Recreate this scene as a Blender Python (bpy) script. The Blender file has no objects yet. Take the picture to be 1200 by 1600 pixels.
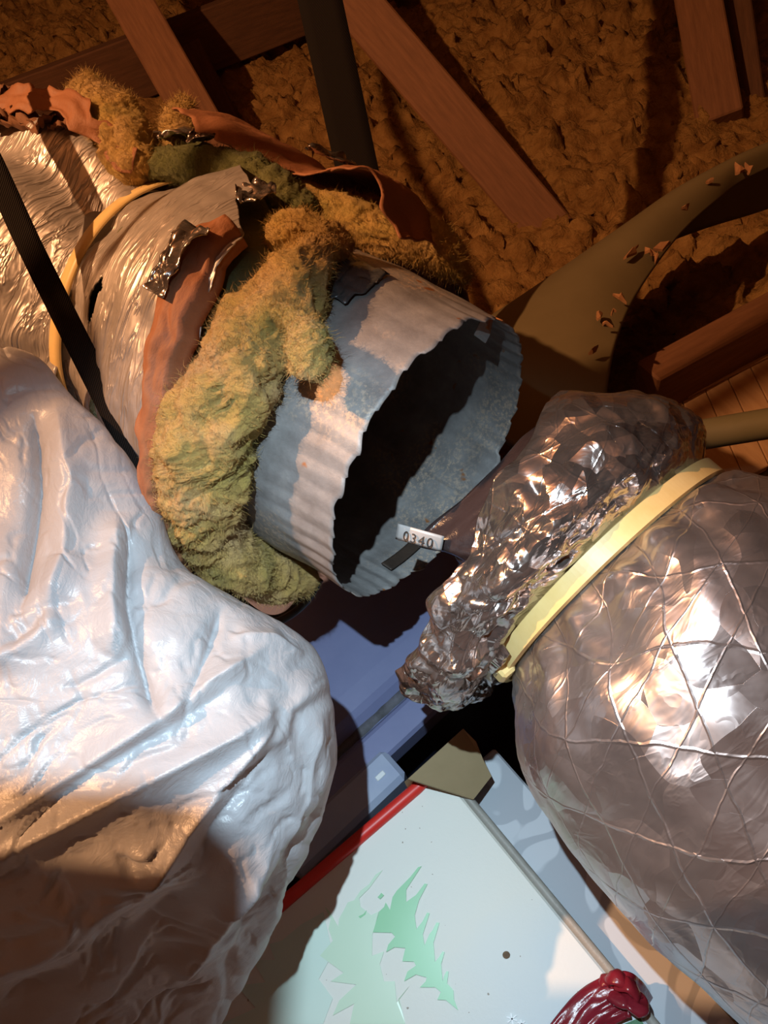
import bpy, math, random
import numpy as np
from mathutils import Matrix, Vector

# ------------------------------------------------------------------ camera
FPX = 26.0 / 36.0 * 1600.0
PITCH, ROLL, CAMZ = math.radians(35.0), math.radians(-15.0), 1.05
_M = Matrix.Rotation(PITCH, 3, 'X') @ Matrix.Rotation(ROLL, 3, 'Z')
RM = np.array(_M)
CL = np.array([0.0, 0.0, CAMZ])
scene = bpy.context.scene
col = scene.collection
cam_d = bpy.data.cameras.new('camera')
cam_d.lens = 26.0
cam_d.sensor_width = 36.0
cam_d.clip_start = 0.01
cam = bpy.data.objects.new('camera', cam_d)
cam.matrix_world = Matrix.Translation(CL.tolist()) @ _M.to_4x4()
col.objects.link(cam)
scene.camera = cam


def cw(p):                       # camera frame (x right, y up, -z ahead) -> world
    return np.asarray(p, float) @ RM.T + CL


def P(px, py, d):                # the place in the attic seen at this pixel, d metres ahead
    return cw([(px - 600) / FPX * d, (800 - py) / FPX * d, -d])


def G(px, py, h):                # the place at height h seen at this pixel
    r = np.array([(px - 600) / FPX, (800 - py) / FPX, -1.0]) @ RM.T
    return CL + r * ((h - CAMZ) / r[2])


def to_px(Pw):
    q = (np.asarray(Pw) - CL) @ RM
    return 600 - q[..., 0] / q[..., 2] * FPX, 800 + q[..., 1] / q[..., 2] * FPX


# ------------------------------------------------------------------ world, lights, exposure
vs = scene.view_settings
vs.view_transform = 'Standard'
vs.look = 'None'
vs.gamma = 1.0
vs.use_curve_mapping = False
vs.exposure = 0.0
scene.cycles.max_bounces = 5
scene.cycles.diffuse_bounces = 3
scene.cycles.glossy_bounces = 3
scene.cycles.transmission_bounces = 3
world = bpy.data.worlds.new('world')
scene.world = world
world.use_nodes = True
bg = world.node_tree.nodes['Background']
bg.inputs[0].default_value = (0.9, 0.62, 0.5, 1)
bg.inputs[1].default_value = 0.012

WARM_POS = cw([-0.95, 0.55, 0.42])
COOL_POS = cw([-0.06, 0.11, 0.0])


def lamp(name, pos, energy, color, radius, spot=None, target=None):
    ld = bpy.data.lights.new(name, 'SPOT' if spot else 'POINT')
    ld.energy = energy
    ld.color = color
    ld.shadow_soft_size = radius
    o = bpy.data.objects.new(name, ld)
    o.location = pos.tolist()
    if spot:
        ld.spot_size = math.radians(spot[0])
        ld.spot_blend = spot[1]
        d = Vector((target - pos).tolist())
        o.rotation_euler = d.to_track_quat('-Z', 'Y').to_euler()
    col.objects.link(o)
    return o


lamp('bulb_light', WARM_POS, 92.0, (1.0, 0.50, 0.22), 0.010)
lamp('flashlight', COOL_POS, 17.0, (0.66, 0.87, 1.0), 0.003, (86, 1.0), P(560, 1380, 0.52))

# ------------------------------------------------------------------ numpy noise


def _hash(ix, iy, iz, seed):
    h = (ix.astype(np.uint32) * np.uint32(374761393) + iy.astype(np.uint32) * np.uint32(668265263)
         + iz.astype(np.uint32) * np.uint32(2147483647) + np.uint32(seed * 974711 + 12345))
    h = (h ^ (h >> np.uint32(13))) * np.uint32(1274126177)
    h = (h ^ (h >> np.uint32(16))) * np.uint32(2246822519)
    return ((h ^ (h >> np.uint32(15))) & np.uint32(0xffffff)).astype(np.float64) / 16777216.0


def vnoise(p, seed=0):           # -1..1
    p = np.asarray(p, float)
    i = np.floor(p).astype(np.int64)
    f = p - i
    w = f * f * (3 - 2 * f)
    out = 0
    for dx in (0, 1):
        for dy in (0, 1):
            for dz in (0, 1):
                c = ((w[..., 0] if dx else 1 - w[..., 0]) * (w[..., 1] if dy else 1 - w[..., 1])
                     * (w[..., 2] if dz else 1 - w[..., 2]))
                out = out + c * _hash(i[..., 0] + dx, i[..., 1] + dy, i[..., 2] + dz, seed)
    return out * 2 - 1


def fbm(p, octv=4, seed=0, gain=0.5):
    s, a, n = 0, 1.0, 0
    p = np.asarray(p, float)
    for k in range(octv):
        s = s + a * vnoise(p * (2.03 ** k) + k * 7.3, seed + k)
        n += a
        a *= gain
    return s / n * 1.6


def creases(p, octv=3, seed=0, gain=0.55):   # sharp folded facets, 0..1
    s, a, n = 0, 1.0, 0
    p = np.asarray(p, float)
    for k in range(octv):
        s = s + a * np.abs(vnoise(p * (1.9 ** k) + k * 3.1, seed + k))
        n += a
        a *= gain
    return s / n


def worley(p, seed=0):
    p = np.asarray(p, float)
    i = np.floor(p).astype(np.int64)
    f1 = np.full(p.shape[:-1], 9.0)
    f2 = f1.copy()
    rid = f1.copy()
    for dx in (-1, 0, 1):
        for dy in (-1, 0, 1):
            for dz in (-1, 0, 1):
                a, b, c = i[..., 0] + dx, i[..., 1] + dy, i[..., 2] + dz
                q = np.stack([a + _hash(a, b, c, seed), b + _hash(a, b, c, seed + 1), c + _hash(a, b, c, seed + 2)], -1)
                d = np.linalg.norm(q - p, axis=-1)
                r = _hash(a, b, c, seed + 3)
                near = d < f1
                f2 = np.where(near, f1, np.minimum(f2, d))
                rid = np.where(near, r, rid)
                f1 = np.where(near, d, f1)
    return f1, f2, rid


def sstep(a, b, x):
    t = np.clip((x - a) / (b - a), 0, 1)
    return t * t * (3 - 2 * t)


# ------------------------------------------------------------------ materials
class NT:
    def __init__(s, name):
        s.m = bpy.data.materials.new(name)
        s.m.use_nodes = True
        s.t = s.m.node_tree
        s.b = s.t.nodes['Principled BSDF']

    def n(s, typ, **kw):
        o = s.t.nodes.new(typ)
        for k, v in kw.items():
            setattr(o, k, v)
        return o

    def l(s, a, b):
        s.t.links.new(a, b)

    def val(s, sock, v):
        s.b.inputs[sock].default_value = v

    def coord(s, which='Object', scale=(1, 1, 1)):
        c = s.n('ShaderNodeTexCoord')
        m = s.n('ShaderNodeMapping')
        m.inputs['Scale'].default_value = scale
        s.l(c.outputs[which], m.inputs[0])
        return m.outputs[0]

    def noise(s, vec, scale, detail=4, rough=0.55, dist=0.0):
        o = s.n('ShaderNodeTexNoise')
        o.inputs['Scale'].default_value = scale
        o.inputs['Detail'].default_value = detail
        o.inputs['Roughness'].default_value = rough
        o.inputs['Distortion'].default_value = dist
        s.l(vec, o.inputs['Vector'])
        return o.outputs['Fac']

    def ramp(s, fac, stops):
        r = s.n('ShaderNodeValToRGB')
        e = r.color_ramp.elements
        while len(e) < len(stops):
            e.new(0.5)
        for k, (p, c) in enumerate(stops):
            e[k].position = p
            e[k].color = tuple(c) + (1,) if len(c) == 3 else c
        s.l(fac, r.inputs[0])
        return r.outputs[0]

    def math(s, op, a, b=None, c=None):
        o = s.n('ShaderNodeMath', operation=op)
        for k, v in enumerate((a, b, c)):
            if v is None:
                continue
            if isinstance(v, (int, float)):
                o.inputs[k].default_value = v
            else:
                s.l(v, o.inputs[k])
        return o.outputs[0]

    def mix(s, fac, a, b, mode='MIX'):
        o = s.n('ShaderNodeMix', data_type='RGBA', blend_type=mode)
        for k, v in ((0, fac), (6, a), (7, b)):
            if isinstance(v, (int, float)):
                o.inputs[k].default_value = v
            elif isinstance(v, (tuple, list)):
                o.inputs[k].default_value = tuple(v) + (1,)
            else:
                s.l(v, o.inputs[k])
        return o.outputs[2]

    def bump(s, h, strength=0.5, dist=0.01, prev=None):
        o = s.n('ShaderNodeBump')
        o.inputs['Strength'].default_value = strength
        o.inputs['Distance'].default_value = dist
        s.l(h, o.inputs['Height'])
        if prev is not None:
            s.l(prev, o.inputs['Normal'])
        return o.outputs[0]


def simple(name, c1, c2, scale=20, rough=0.6, metal=0.0, bscale=60, bstr=0.3, bdist=0.004, stretch=(1, 1, 1),
           coord='Object', lo=0.3, hi=0.7, spec=0.5, dist=0.0):
    k = NT(name)
    v = k.coord(coord, stretch)
    k.l(k.ramp(k.noise(v, scale, 5, 0.6, dist), [(lo, c1), (hi, c2)]), k.b.inputs['Base Color'])
    k.val('Roughness', rough)
    k.val('Metallic', metal)
    k.val('Specular IOR Level', spec)
    if bstr:
        k.l(k.bump(k.noise(v, bscale, 6, 0.65), bstr, bdist), k.b.inputs['Normal'])
    return k.m


MAT = {}
MAT['wood'] = simple('attic_lumber', (0.15, 0.062, 0.027), (0.23, 0.10, 0.045), 14, 0.75, 0, 60, 0.25, 0.003, (1, 9, 9), 'UV')
MAT['wood_dark'] = simple('old_lumber', (0.075, 0.03, 0.013), (0.13, 0.054, 0.024), 14, 0.8, 0, 60, 0.25, 0.003, (1, 9, 9), 'UV')
MAT['shaded_deck'] = simple('shade_toned_floor_boards', (0.022, 0.013, 0.009), (0.04, 0.024, 0.016), 9, 0.9, 0, 40, 0.2)  # floor colour darkened to stand for the shade under the flex duct
MAT['deck'] = simple('deck_boards', (0.16, 0.09, 0.05), (0.26, 0.15, 0.08), 9, 0.85, 0, 40, 0.2)
MAT['plank'] = simple('pale_planks', (0.42, 0.24, 0.12), (0.55, 0.34, 0.18), 10, 0.6, 0, 60, 0.15, 0.002, (1, 8, 8), 'UV')
MAT['loose'] = simple('loose_mineral_wool', (0.22, 0.105, 0.032), (0.46, 0.26, 0.09), 28, 1.0, 0, 110, 0.9, 0.012, spec=0.1)
MAT['olive'] = simple('olive_painted_metal', (0.15, 0.115, 0.055), (0.20, 0.155, 0.08), 6, 0.62, 0.0, 30, 0.1, 0.002)
MAT['chip'] = simple('bark_chips', (0.30, 0.13, 0.05), (0.5, 0.26, 0.12), 60, 0.9)
MAT['pipe'] = simple('olive_plastic_pipe', (0.16, 0.14, 0.075), (0.22, 0.19, 0.11), 8, 0.5, 0, 30, 0.05)
MAT['strap'] = None
MAT['kraft'] = simple('kraft_paper', (0.24, 0.095, 0.045), (0.38, 0.165, 0.08), 22, 0.62, 0, 70, 0.5, 0.004, (1, 0.4, 1), 'UV', spec=0.35)
MAT['tie'] = simple('yellowed_nylon', (0.74, 0.52, 0.20), (0.82, 0.62, 0.28), 40, 0.42, 0, 90, 0.1, 0.001, lo=0.35)
MAT['liner'] = simple('dark_plastic_liner', (0.035, 0.024, 0.024), (0.06, 0.04, 0.038), 20, 0.22, 0.0, 45, 0.35, 0.004, spec=0.6)
MAT['cable'] = simple('black_rubber', (0.012, 0.012, 0.012), (0.02, 0.02, 0.02), 20, 0.4, 0, 50, 0.0)
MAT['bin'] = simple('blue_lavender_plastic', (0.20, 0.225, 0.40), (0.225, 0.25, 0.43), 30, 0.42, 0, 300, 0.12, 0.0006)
MAT['bin_body'] = simple('shadowed_plastic_side', (0.04, 0.05, 0.10), (0.05, 0.06, 0.12), 30, 0.4, 0, 200, 0.05, 0.0006)  # bin side in shadow: its darkness is put into the colour
MAT['latch'] = simple('pale_blue_plastic', (0.36, 0.42, 0.58), (0.42, 0.48, 0.62), 30, 0.3, 0, 200, 0.1, 0.0006)
MAT['grime'] = simple('grime', (0.07, 0.07, 0.075), (0.16, 0.16, 0.19), 60, 0.9)
MAT['red'] = simple('red_gloss_paint', (0.70, 0.030, 0.022), (0.78, 0.042, 0.030), 20, 0.4, 0, 80, 0.05, 0.0005)
MAT['maroon'] = simple('maroon_satin_ribbon', (0.19, 0.012, 0.022), (0.26, 0.02, 0.035), 40, 0.25, 0, 60, 0.3, 0.002)
MAT['green_tape'] = simple('dark_green_paper', (0.03, 0.16, 0.06), (0.04, 0.20, 0.08), 40, 0.4, 0, 60, 0.1)
MAT['card'] = simple('cardboard', (0.28, 0.21, 0.11), (0.36, 0.27, 0.15), 14, 0.85, 0, 120, 0.2, 0.0008)
MAT['box_edge'] = simple('grey_box_edge', (0.30, 0.29, 0.26), (0.38, 0.37, 0.33), 40, 0.5)
MAT['tree'] = simple('green_print', (0.22, 0.55, 0.27), (0.27, 0.62, 0.33), 7, 0.35, 0, 80, 0.0)
MAT['tree_pale'] = simple('pale_green_print', (0.56, 0.74, 0.55), (0.62, 0.78, 0.60), 7, 0.35, 0, 80, 0.0)
MAT['tree_faint'] = simple('faint_green_print', (0.62, 0.77, 0.68), (0.66, 0.80, 0.71), 7, 0.35, 0, 80, 0.0)
MAT['snow'] = simple('white_print', (0.8, 0.84, 0.86), (0.85, 0.88, 0.9), 7, 0.35, 0, 80, 0.0)
MAT['speck'] = simple('brown_stain', (0.10, 0.06, 0.03), (0.2, 0.12, 0.06), 300, 0.7)
MAT['label'] = simple('silver_label_tape', (0.55, 0.52, 0.50), (0.66, 0.62, 0.6), 60, 0.35, 0.3, 80, 0.1, 0.001)
MAT['ink'] = simple('black_ink', (0.02, 0.02, 0.02), (0.03, 0.03, 0.03), 60, 0.5)
MAT['gutter'] = simple('slot_shade_plate', (0.03, 0.02, 0.015), (0.05, 0.03, 0.02), 60, 0.6)  # dark colour of the plate in place of an open slot


def m_strap():
    k = NT('black_woven_webbing')
    uv = k.coord('UV', (1, 1, 1))
    w = k.n('ShaderNodeTexWave', wave_type='BANDS', bands_direction='DIAGONAL')
    w.inputs['Scale'].default_value = 330
    w.inputs['Distortion'].default_value = 1.0
    k.l(uv, w.inputs['Vector'])
    k.l(k.ramp(w.outputs['Fac'], [(0.0, (0.006, 0.005, 0.005)), (1.0, (0.018, 0.014, 0.012))]), k.b.inputs['Base Color'])
    k.val('Roughness', 0.85)
    k.val('Specular IOR Level', 0.08)
    k.l(k.bump(w.outputs['Fac'], 0.5, 0.001), k.b.inputs['Normal'])
    return k.m


MAT['strap'] = m_strap()


def m_wool(name, a, b, c):
    k = NT(name)
    v = k.coord('Object')
    base = k.ramp(k.noise(v, 26, 3, 0.5), [(0.30, a), (0.5, b), (0.72, c)])
    spk = k.ramp(k.noise(v, 420, 2, 0.5), [(0.70, (0, 0, 0)), (0.76, (1, 1, 1))])
    k.l(k.mix(k.math('MULTIPLY', spk, 0.25), base, (0.16, 0.08, 0.03)), k.b.inputs['Base Color'])
    k.val('Roughness', 1.0)
    k.val('Specular IOR Level', 0.05)
    k.val('Sheen Weight', 0.25)
    vs_ = k.coord('Object', (1, 1, 0.35))
    b1 = k.bump(k.noise(vs_, 130, 9, 0.78, 2.2), 1.0, 0.009)
    k.l(k.bump(k.noise(vs_, 620, 4, 0.7, 2.0), 0.6, 0.002, b1), k.b.inputs['Normal'])
    return k.m


MAT['wool'] = m_wool('yellow_glass_wool', (0.62, 0.46, 0.12), (0.88, 0.57, 0.17), (0.92, 0.60, 0.27))
MAT['wool_green'] = m_wool('green_glass_wool', (0.17, 0.19, 0.06), (0.26, 0.27, 0.10), (0.36, 0.34, 0.13))


def m_sleeve():
    k = NT('galvanized_steel')
    v = k.coord('Object')
    n1 = k.noise(v, 34, 6, 0.65)
    base = k.ramp(n1, [(0.3, (0.19, 0.175, 0.17)), (0.55, (0.29, 0.275, 0.27)), (0.75, (0.40, 0.375, 0.36))])
    # pale speckled oxide and a few rust spots
    ox = k.math('MULTIPLY', k.ramp(k.noise(v, 15, 3, 0.5), [(0.48, (0, 0, 0)), (0.62, (1, 1, 1))]),
                k.ramp(k.noise(v, 330, 5, 0.7), [(0.48, (0, 0, 0)), (0.60, (1, 1, 1))]))
    base = k.mix(k.math('MULTIPLY', ox, 0.75), base, (0.62, 0.46, 0.33))
    rust = k.ramp(k.noise(v, 42, 3, 0.6), [(0.675, (0, 0, 0)), (0.715, (1, 1, 1))])
    base = k.mix(rust, base, (0.33, 0.13, 0.04))
    k.l(base, k.b.inputs['Base Color'])
    k.val('Metallic', 0.25)
    k.val('Roughness', 0.55)
    k.l(k.bump(k.noise(v, 260, 6, 0.7), 0.25, 0.0015), k.b.inputs['Normal'])
    return k.m


MAT['sleeve'] = m_sleeve()


def m_foil(name, base_a, base_b, rough, metal, scrim=0.0, wrinkle=(60, 9), wstr=0.5, crum=0.35, cscale=60):
    k = NT(name)
    uv = k.coord('UV')
    ob = k.coord('Object')
    k.l(k.ramp(k.noise(ob, 12, 5, 0.6), [(0.3, base_a), (0.7, base_b)]), k.b.inputs['Base Color'])
    k.val('Metallic', metal)
    rr = k.ramp(k.noise(ob, 30, 4, 0.6), [(0.3, (rough * 0.75,) * 3), (0.75, (min(1, rough * 1.35),) * 3)])
    k.l(rr, k.b.inputs['Roughness'])
    # long fine wrinkles running round the tube
    wr = k.noise(k.coord('UV', (wrinkle[0], wrinkle[1], 1)), 2.2, 3, 0.5, 0.6)
    wr = k.ramp(wr, [(0.40, (0, 0, 0)), (0.52, (0.5,) * 3), (0.57, (1, 1, 1)), (0.64, (0.45,) * 3)])
    nrm = k.bump(wr, wstr, 0.0022)
    vor = k.n('ShaderNodeTexVoronoi', feature='DISTANCE_TO_EDGE')
    vor.inputs['Scale'].default_value = cscale
    warp = k.n('ShaderNodeVectorMath', operation='ADD')
    nz = k.n('ShaderNodeTexNoise')
    nz.inputs['Scale'].default_value = 14
    k.l(ob, nz.inputs['Vector'])
    sc = k.n('ShaderNodeVectorMath', operation='SCALE')
    sc.inputs['Scale'].default_value = 0.05
    k.l(nz.outputs['Color'], sc.inputs[0])
    k.l(ob, warp.inputs[0])
    k.l(sc.outputs[0], warp.inputs[1])
    k.l(warp.outputs[0], vor.inputs['Vector'])
    if crum:
        cell = k.n('ShaderNodeTexVoronoi', feature='F1')
        cell.inputs['Scale'].default_value = cscale
        k.l(warp.outputs[0], cell.inputs['Vector'])
        off = k.n('ShaderNodeVectorMath', operation='SUBTRACT')
        k.l(warp.outputs[0], off.inputs[0])
        k.l(cell.outputs['Position'], off.inputs[1])
        tl = k.n('ShaderNodeVectorMath', operation='SUBTRACT')
        tl.inputs[1].default_value = (0.5, 0.5, 0.5)
        k.l(cell.outputs['Color'], tl.inputs[0])
        dt = k.n('ShaderNodeVectorMath', operation='DOT_PRODUCT')
        k.l(off.outputs[0], dt.inputs[0])
        k.l(tl.outputs[0], dt.inputs[1])
        nrm = k.bump(dt.outputs['Value'], crum, 1.0, nrm)
    if scrim:
        # net of reinforcing threads under the foil: two slanting sets and one across
        sx = k.n('ShaderNodeSeparateXYZ')
        wv = k.n('ShaderNodeVectorMath', operation='ADD')
        nz2 = k.n('ShaderNodeTexNoise')
        nz2.inputs['Scale'].default_value = 22
        nz2.inputs['Detail'].default_value = 4
        k.l(uv, nz2.inputs['Vector'])
        sc2 = k.n('ShaderNodeVectorMath', operation='SCALE')
        sc2.inputs['Scale'].default_value = 0.012
        k.l(nz2.outputs['Color'], sc2.inputs[0])
        k.l(uv, wv.inputs[0])
        k.l(sc2.outputs[0], wv.inputs[1])
        k.l(wv.outputs[0], sx.inputs[0])
        tot = None
        for cu, cv, per in ((0.95, 0.31, 0.027), (0.30, 0.954, 0.034), (0.70, -0.71, 0.040)):
            d = k.math('ADD', k.math('MULTIPLY', sx.outputs[0], cu / per), k.math('MULTIPLY', sx.outputs[1], cv / per))
            tri = k.math('ABSOLUTE', k.math('SUBTRACT', k.math('FRACT', d), 0.5))
            ln = k.ramp(tri, [(0.0, (1, 1, 1)), (0.024, (0, 0, 0))])
            tot = ln if tot is None else k.math('MAXIMUM', tot, ln)
        nrm = k.bump(tot, scrim, 0.0022, nrm)
    k.l(nrm, k.b.inputs['Normal'])
    return k.m


MAT['foil'] = m_foil('duct_foil', (0.46, 0.42, 0.40), (0.58, 0.53, 0.50), 0.40, 0.55, 0.0, (60, 9), 0.6, 0.10, 60)
MAT['foil_scrim'] = m_foil('scrim_foil', (0.42, 0.37, 0.36), (0.56, 0.50, 0.49), 0.34, 0.88, 0.30, (26, 14), 0.15, 0.28, 40)
MAT['foil_crumple'] = m_foil('crumpled_foil', (0.42, 0.37, 0.35), (0.58, 0.53, 0.50), 0.20, 0.92, 0.16, (30, 20), 0.2, 0.60, 70)


def m_bag():
    k = NT('white_bag_film')
    v = k.coord('Object')
    k.l(k.ramp(k.noise(v, 9, 4, 0.5), [(0.3, (0.43, 0.43, 0.46)), (0.7, (0.53, 0.53, 0.55))]), k.b.inputs['Base Color'])
    k.val('Roughness', 0.32)
    k.val('Specular IOR Level', 0.5)
    k.val('Subsurface Weight', 0.0)
    b1 = k.bump(k.noise(k.coord('Object', (1, 1, 2.5)), 55, 6, 0.62, 1.2), 0.22, 0.005)
    k.l(k.bump(k.noise(v, 190, 3, 0.6, 1.0), 0.18, 0.0015, b1), k.b.inputs['Normal'])
    out = k.t.nodes['Material Output']
    tr = k.n('ShaderNodeBsdfTranslucent')
    tr.inputs['Color'].default_value = (0.72, 0.66, 0.62, 1)
    ms = k.n('ShaderNodeMixShader')
    ms.inputs[0].default_value = 0.28
    k.l(k.b.outputs[0], ms.inputs[1])
    k.l(tr.outputs[0], ms.inputs[2])
    k.l(ms.outputs[0], out.inputs['Surface'])
    return k.m


MAT['bag'] = m_bag()


def m_gift():
    k = NT('cream_to_blue_card')
    c = k.n('ShaderNodeTexCoord')
    sx = k.n('ShaderNodeSeparateXYZ')
    k.l(c.outputs['UV'], sx.inputs[0])
    f = k.math('ADD', sx.outputs[1], k.math('MULTIPLY', k.noise(c.outputs['UV'], 9, 2, 0.5), 0.10))
    colr = k.ramp(f, [(0.04, (0.80, 0.80, 0.74)), (0.16, (0.80, 0.79, 0.71)), (0.24, (0.66, 0.75, 0.79)), (0.42, (0.56, 0.72, 0.82))])  # cream beside the red edge, pale blue farther along
    k.val('Specular IOR Level', 0.35)
    sp = k.ramp(k.noise(c.outputs['UV'], 260, 1, 0.3), [(0.785, (0, 0, 0)), (0.80, (1, 1, 1))])
    k.l(k.mix(sp, colr, (0.35, 0.30, 0.24)), k.b.inputs['Base Color'])
    k.val('Roughness', 0.45)
    k.l(k.bump(k.noise(c.outputs['UV'], 330, 3, 0.6), 0.12, 0.0008), k.b.inputs['Normal'])
    return k.m


MAT['gift'] = m_gift()


def m_scroll():
    k = NT('scroll_print_paper')
    uv = k.coord('UV')
    n = k.noise(uv, 11, 1.0, 0.4, 2.2)
    band = k.math('ABSOLUTE', k.math('SUBTRACT', k.math('FRACT', k.math('MULTIPLY', n, 3.0)), 0.5))
    k.l(k.ramp(band, [(0.17, (0.40, 0.43, 0.48)), (0.22, (0.58, 0.61, 0.66))]), k.b.inputs['Base Color'])
    k.val('Roughness', 0.5)
    return k.m


MAT['scroll'] = m_scroll()

# ------------------------------------------------------------------ mesh helpers
ORG = {}


def mesh_obj(name, V, F, mat, parent=None, uv=None, smooth=True, label=None, cat=None, group=None, kind=None, solid=None):
    V = np.asarray(V, float).reshape(-1, 3)
    if parent is None:
        o0 = np.array([V[:, 0].mean(), V[:, 1].mean(), V[:, 2].min()])
    else:
        o0 = ORG[parent.name]
    me = bpy.data.meshes.new(name)
    me.from_pydata((V - o0).tolist(), [], F.tolist() if isinstance(F, np.ndarray) else F)
    if uv is not None:
        ul = me.uv_layers.new(name='UVMap')
        li = np.empty(len(me.loops), np.int32)
        me.loops.foreach_get('vertex_index', li)
        uv = np.asarray(uv, float)
        ul.data.foreach_set('uv', (uv[li] if len(uv) == len(V) else uv).ravel())
    if smooth:
        me.polygons.foreach_set('use_smooth', [True] * len(me.polygons))
    me.materials.append(mat)
    me.update()
    o = bpy.data.objects.new(name, me)
    col.objects.link(o)
    if parent is None:
        o.location = o0.tolist()
    else:
        o.parent = parent
    ORG[o.name] = o0
    if solid:
        md = o.modifiers.new('thickness', 'SOLIDIFY')
        md.thickness = solid
        md.offset = 0
    tag(o, label, cat, group, kind)
    return o


def tag(o, label=None, cat=None, group=None, kind=None):
    if label:
        o['label'] = label
    if cat:
        o['category'] = cat
    if group:
        o['group'] = group
    if kind:
        o['kind'] = kind


def thing(name, loc, label, cat, group=None):
    o = bpy.data.objects.new(name, None)
    o.empty_display_size = 0.05
    o.location = np.asarray(loc, float).tolist()
    col.objects.link(o)
    ORG[o.name] = np.asarray(loc, float)
    tag(o, label, cat, group)
    return o


def grid_faces(nu, nv, closed=False):
    i, j = np.meshgrid(np.arange(nu - 1), np.arange(nv if closed else nv - 1), indexing='ij')
    jn = (j + 1) % nv
    return np.stack([i * nv + j, i * nv + jn, (i + 1) * nv + jn, (i + 1) * nv + j], -1).reshape(-1, 4)


def normals(Pg, closed=False):
    du = np.gradient(Pg, axis=0)
    if closed:
        dv = np.roll(Pg, -1, 1) - np.roll(Pg, 1, 1)
    else:
        dv = np.gradient(Pg, axis=1)
    n = np.cross(du, dv)
    n /= np.linalg.norm(n, axis=-1, keepdims=True) + 1e-12
    return n


def crom(Q, n):                  # Catmull-Rom resample of control rows
    Q = np.asarray(Q, float)
    k = len(Q)
    t = np.linspace(0, k - 1, n)
    i = np.clip(np.floor(t).astype(int), 0, k - 2)
    f = (t - i).reshape((-1,) + (1,) * (Q.ndim - 1))
    g = lambda q: Q[np.clip(q, 0, k - 1)]
    p0, p1, p2, p3 = g(i - 1), g(i), g(i + 1), g(i + 2)
    return 0.5 * (2 * p1 + (p2 - p0) * f + (2 * p0 - 5 * p1 + 4 * p2 - p3) * f ** 2 + (3 * p1 - p0 - 3 * p2 + p3) * f ** 3)


def tube(path, rad, nv=12, caps=True, flat=1.0):
    path = np.asarray(path, float)
    n = len(path)
    rad = np.broadcast_to(np.asarray(rad, float), (n,))
    T = np.gradient(path, axis=0)
    T /= np.linalg.norm(T, axis=1, keepdims=True)
    ref = np.array([0.3, 0.5, 0.81])
    if abs(T[0] @ ref) > 0.9:
        ref = np.array([0.9, -0.3, 0.1])
    X = np.cross(T, ref)
    X /= np.linalg.norm(X, axis=1, keepdims=True)
    Y = np.cross(T, X)
    ph = np.linspace(0, 2 * np.pi, nv, endpoint=False)
    Pg = path[:, None] + rad[:, None, None] * (np.cos(ph)[None, :, None] * X[:, None] + flat * np.sin(ph)[None, :, None] * Y[:, None])
    F = grid_faces(n, nv, True).tolist()
    if caps:
        F.append(list(range(nv)))
        F.append([(n - 1) * nv + j for j in range(nv)][::-1])
    return Pg, F


def grid_uv(nu, nv, lu=1.0, lv=1.0):
    u, v = np.meshgrid(np.linspace(0, lu, nu), np.linspace(0, lv, nv), indexing='ij')
    return np.stack([u, v], -1).reshape(-1, 2)


def box_from(o, ex, ey, ez, bev=0.0):
    """eight-cornered solid with chamfered edges; o corner, three edge vectors"""
    o, ex, ey, ez = (np.asarray(q, float) for q in (o, ex, ey, ez))
    if bev <= 0:
        V = np.array([o + a * ex + b * ey + c * ez for a in (0, 1) for b in (0, 1) for c in (0, 1)])
        F = [[0, 1, 3, 2], [4, 6, 7, 5], [0, 4, 5, 1], [2, 3, 7, 6], [0, 2, 6, 4], [1, 5, 7, 3]]
        return V, F
    L = [np.linalg.norm(q) for q in (ex, ey, ez)]
    U = [q / l for q, l in zip((ex, ey, ez), L)]
    V, idx = [], {}
    for a in (0, 1):
        for b in (0, 1):
            for c in (0, 1):
                for k in range(3):
                    s = (a, b, c)
                    p = o.copy()
                    for q in range(3):
                        d = s[q] * L[q]
                        if q != k:
                            d += bev * (1 - 2 * s[q])
                        p = p + U[q] * d
                    idx[(a, b, c, k)] = len(V)
                    V.append(p)
    F = []
    cyc = [(0, 0), (0, 1), (1, 1), (1, 0)]
    for k in range(3):
        o1, o2 = [q for q in range(3) if q != k]
        for s in (0, 1):
            f = []
            for x, y in cyc:
                key = [0, 0, 0]
                key[k], key[o1], key[o2] = s, x, y
                f.append(idx[tuple(key) + (k,)])
            F.append(f)
        for x, y in cyc:
            k0, k1 = [0, 0, 0], [0, 0, 0]
            k0[o1] = k1[o1] = x
            k0[o2] = k1[o2] = y
            k1[k] = 1
            F.append([idx[tuple(k0) + (o1,)], idx[tuple(k1) + (o1,)], idx[tuple(k1) + (o2,)], idx[tuple(k0) + (o2,)]])
    for a in (0, 1):
        for b in (0, 1):
            for c in (0, 1):
                F.append([idx[(a, b, c, k)] for k in range(3)])
    return np.array(V), F


def fix_normals(o):
    import bmesh
    bm = bmesh.new()
    bm.from_mesh(o.data)
    bmesh.ops.recalc_face_normals(bm, faces=bm.faces)
    bm.to_mesh(o.data)
    bm.free()


def box_uv(V, F, ex, ey, ez):
    ls = sorted([np.asarray(q, float) for q in (ex, ey, ez)], key=lambda q: -np.linalg.norm(q))
    a, b, c = [q / np.linalg.norm(q) for q in ls]
    V = np.asarray(V)
    return np.stack([V @ a, V @ b + V @ c], -1)


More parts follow.
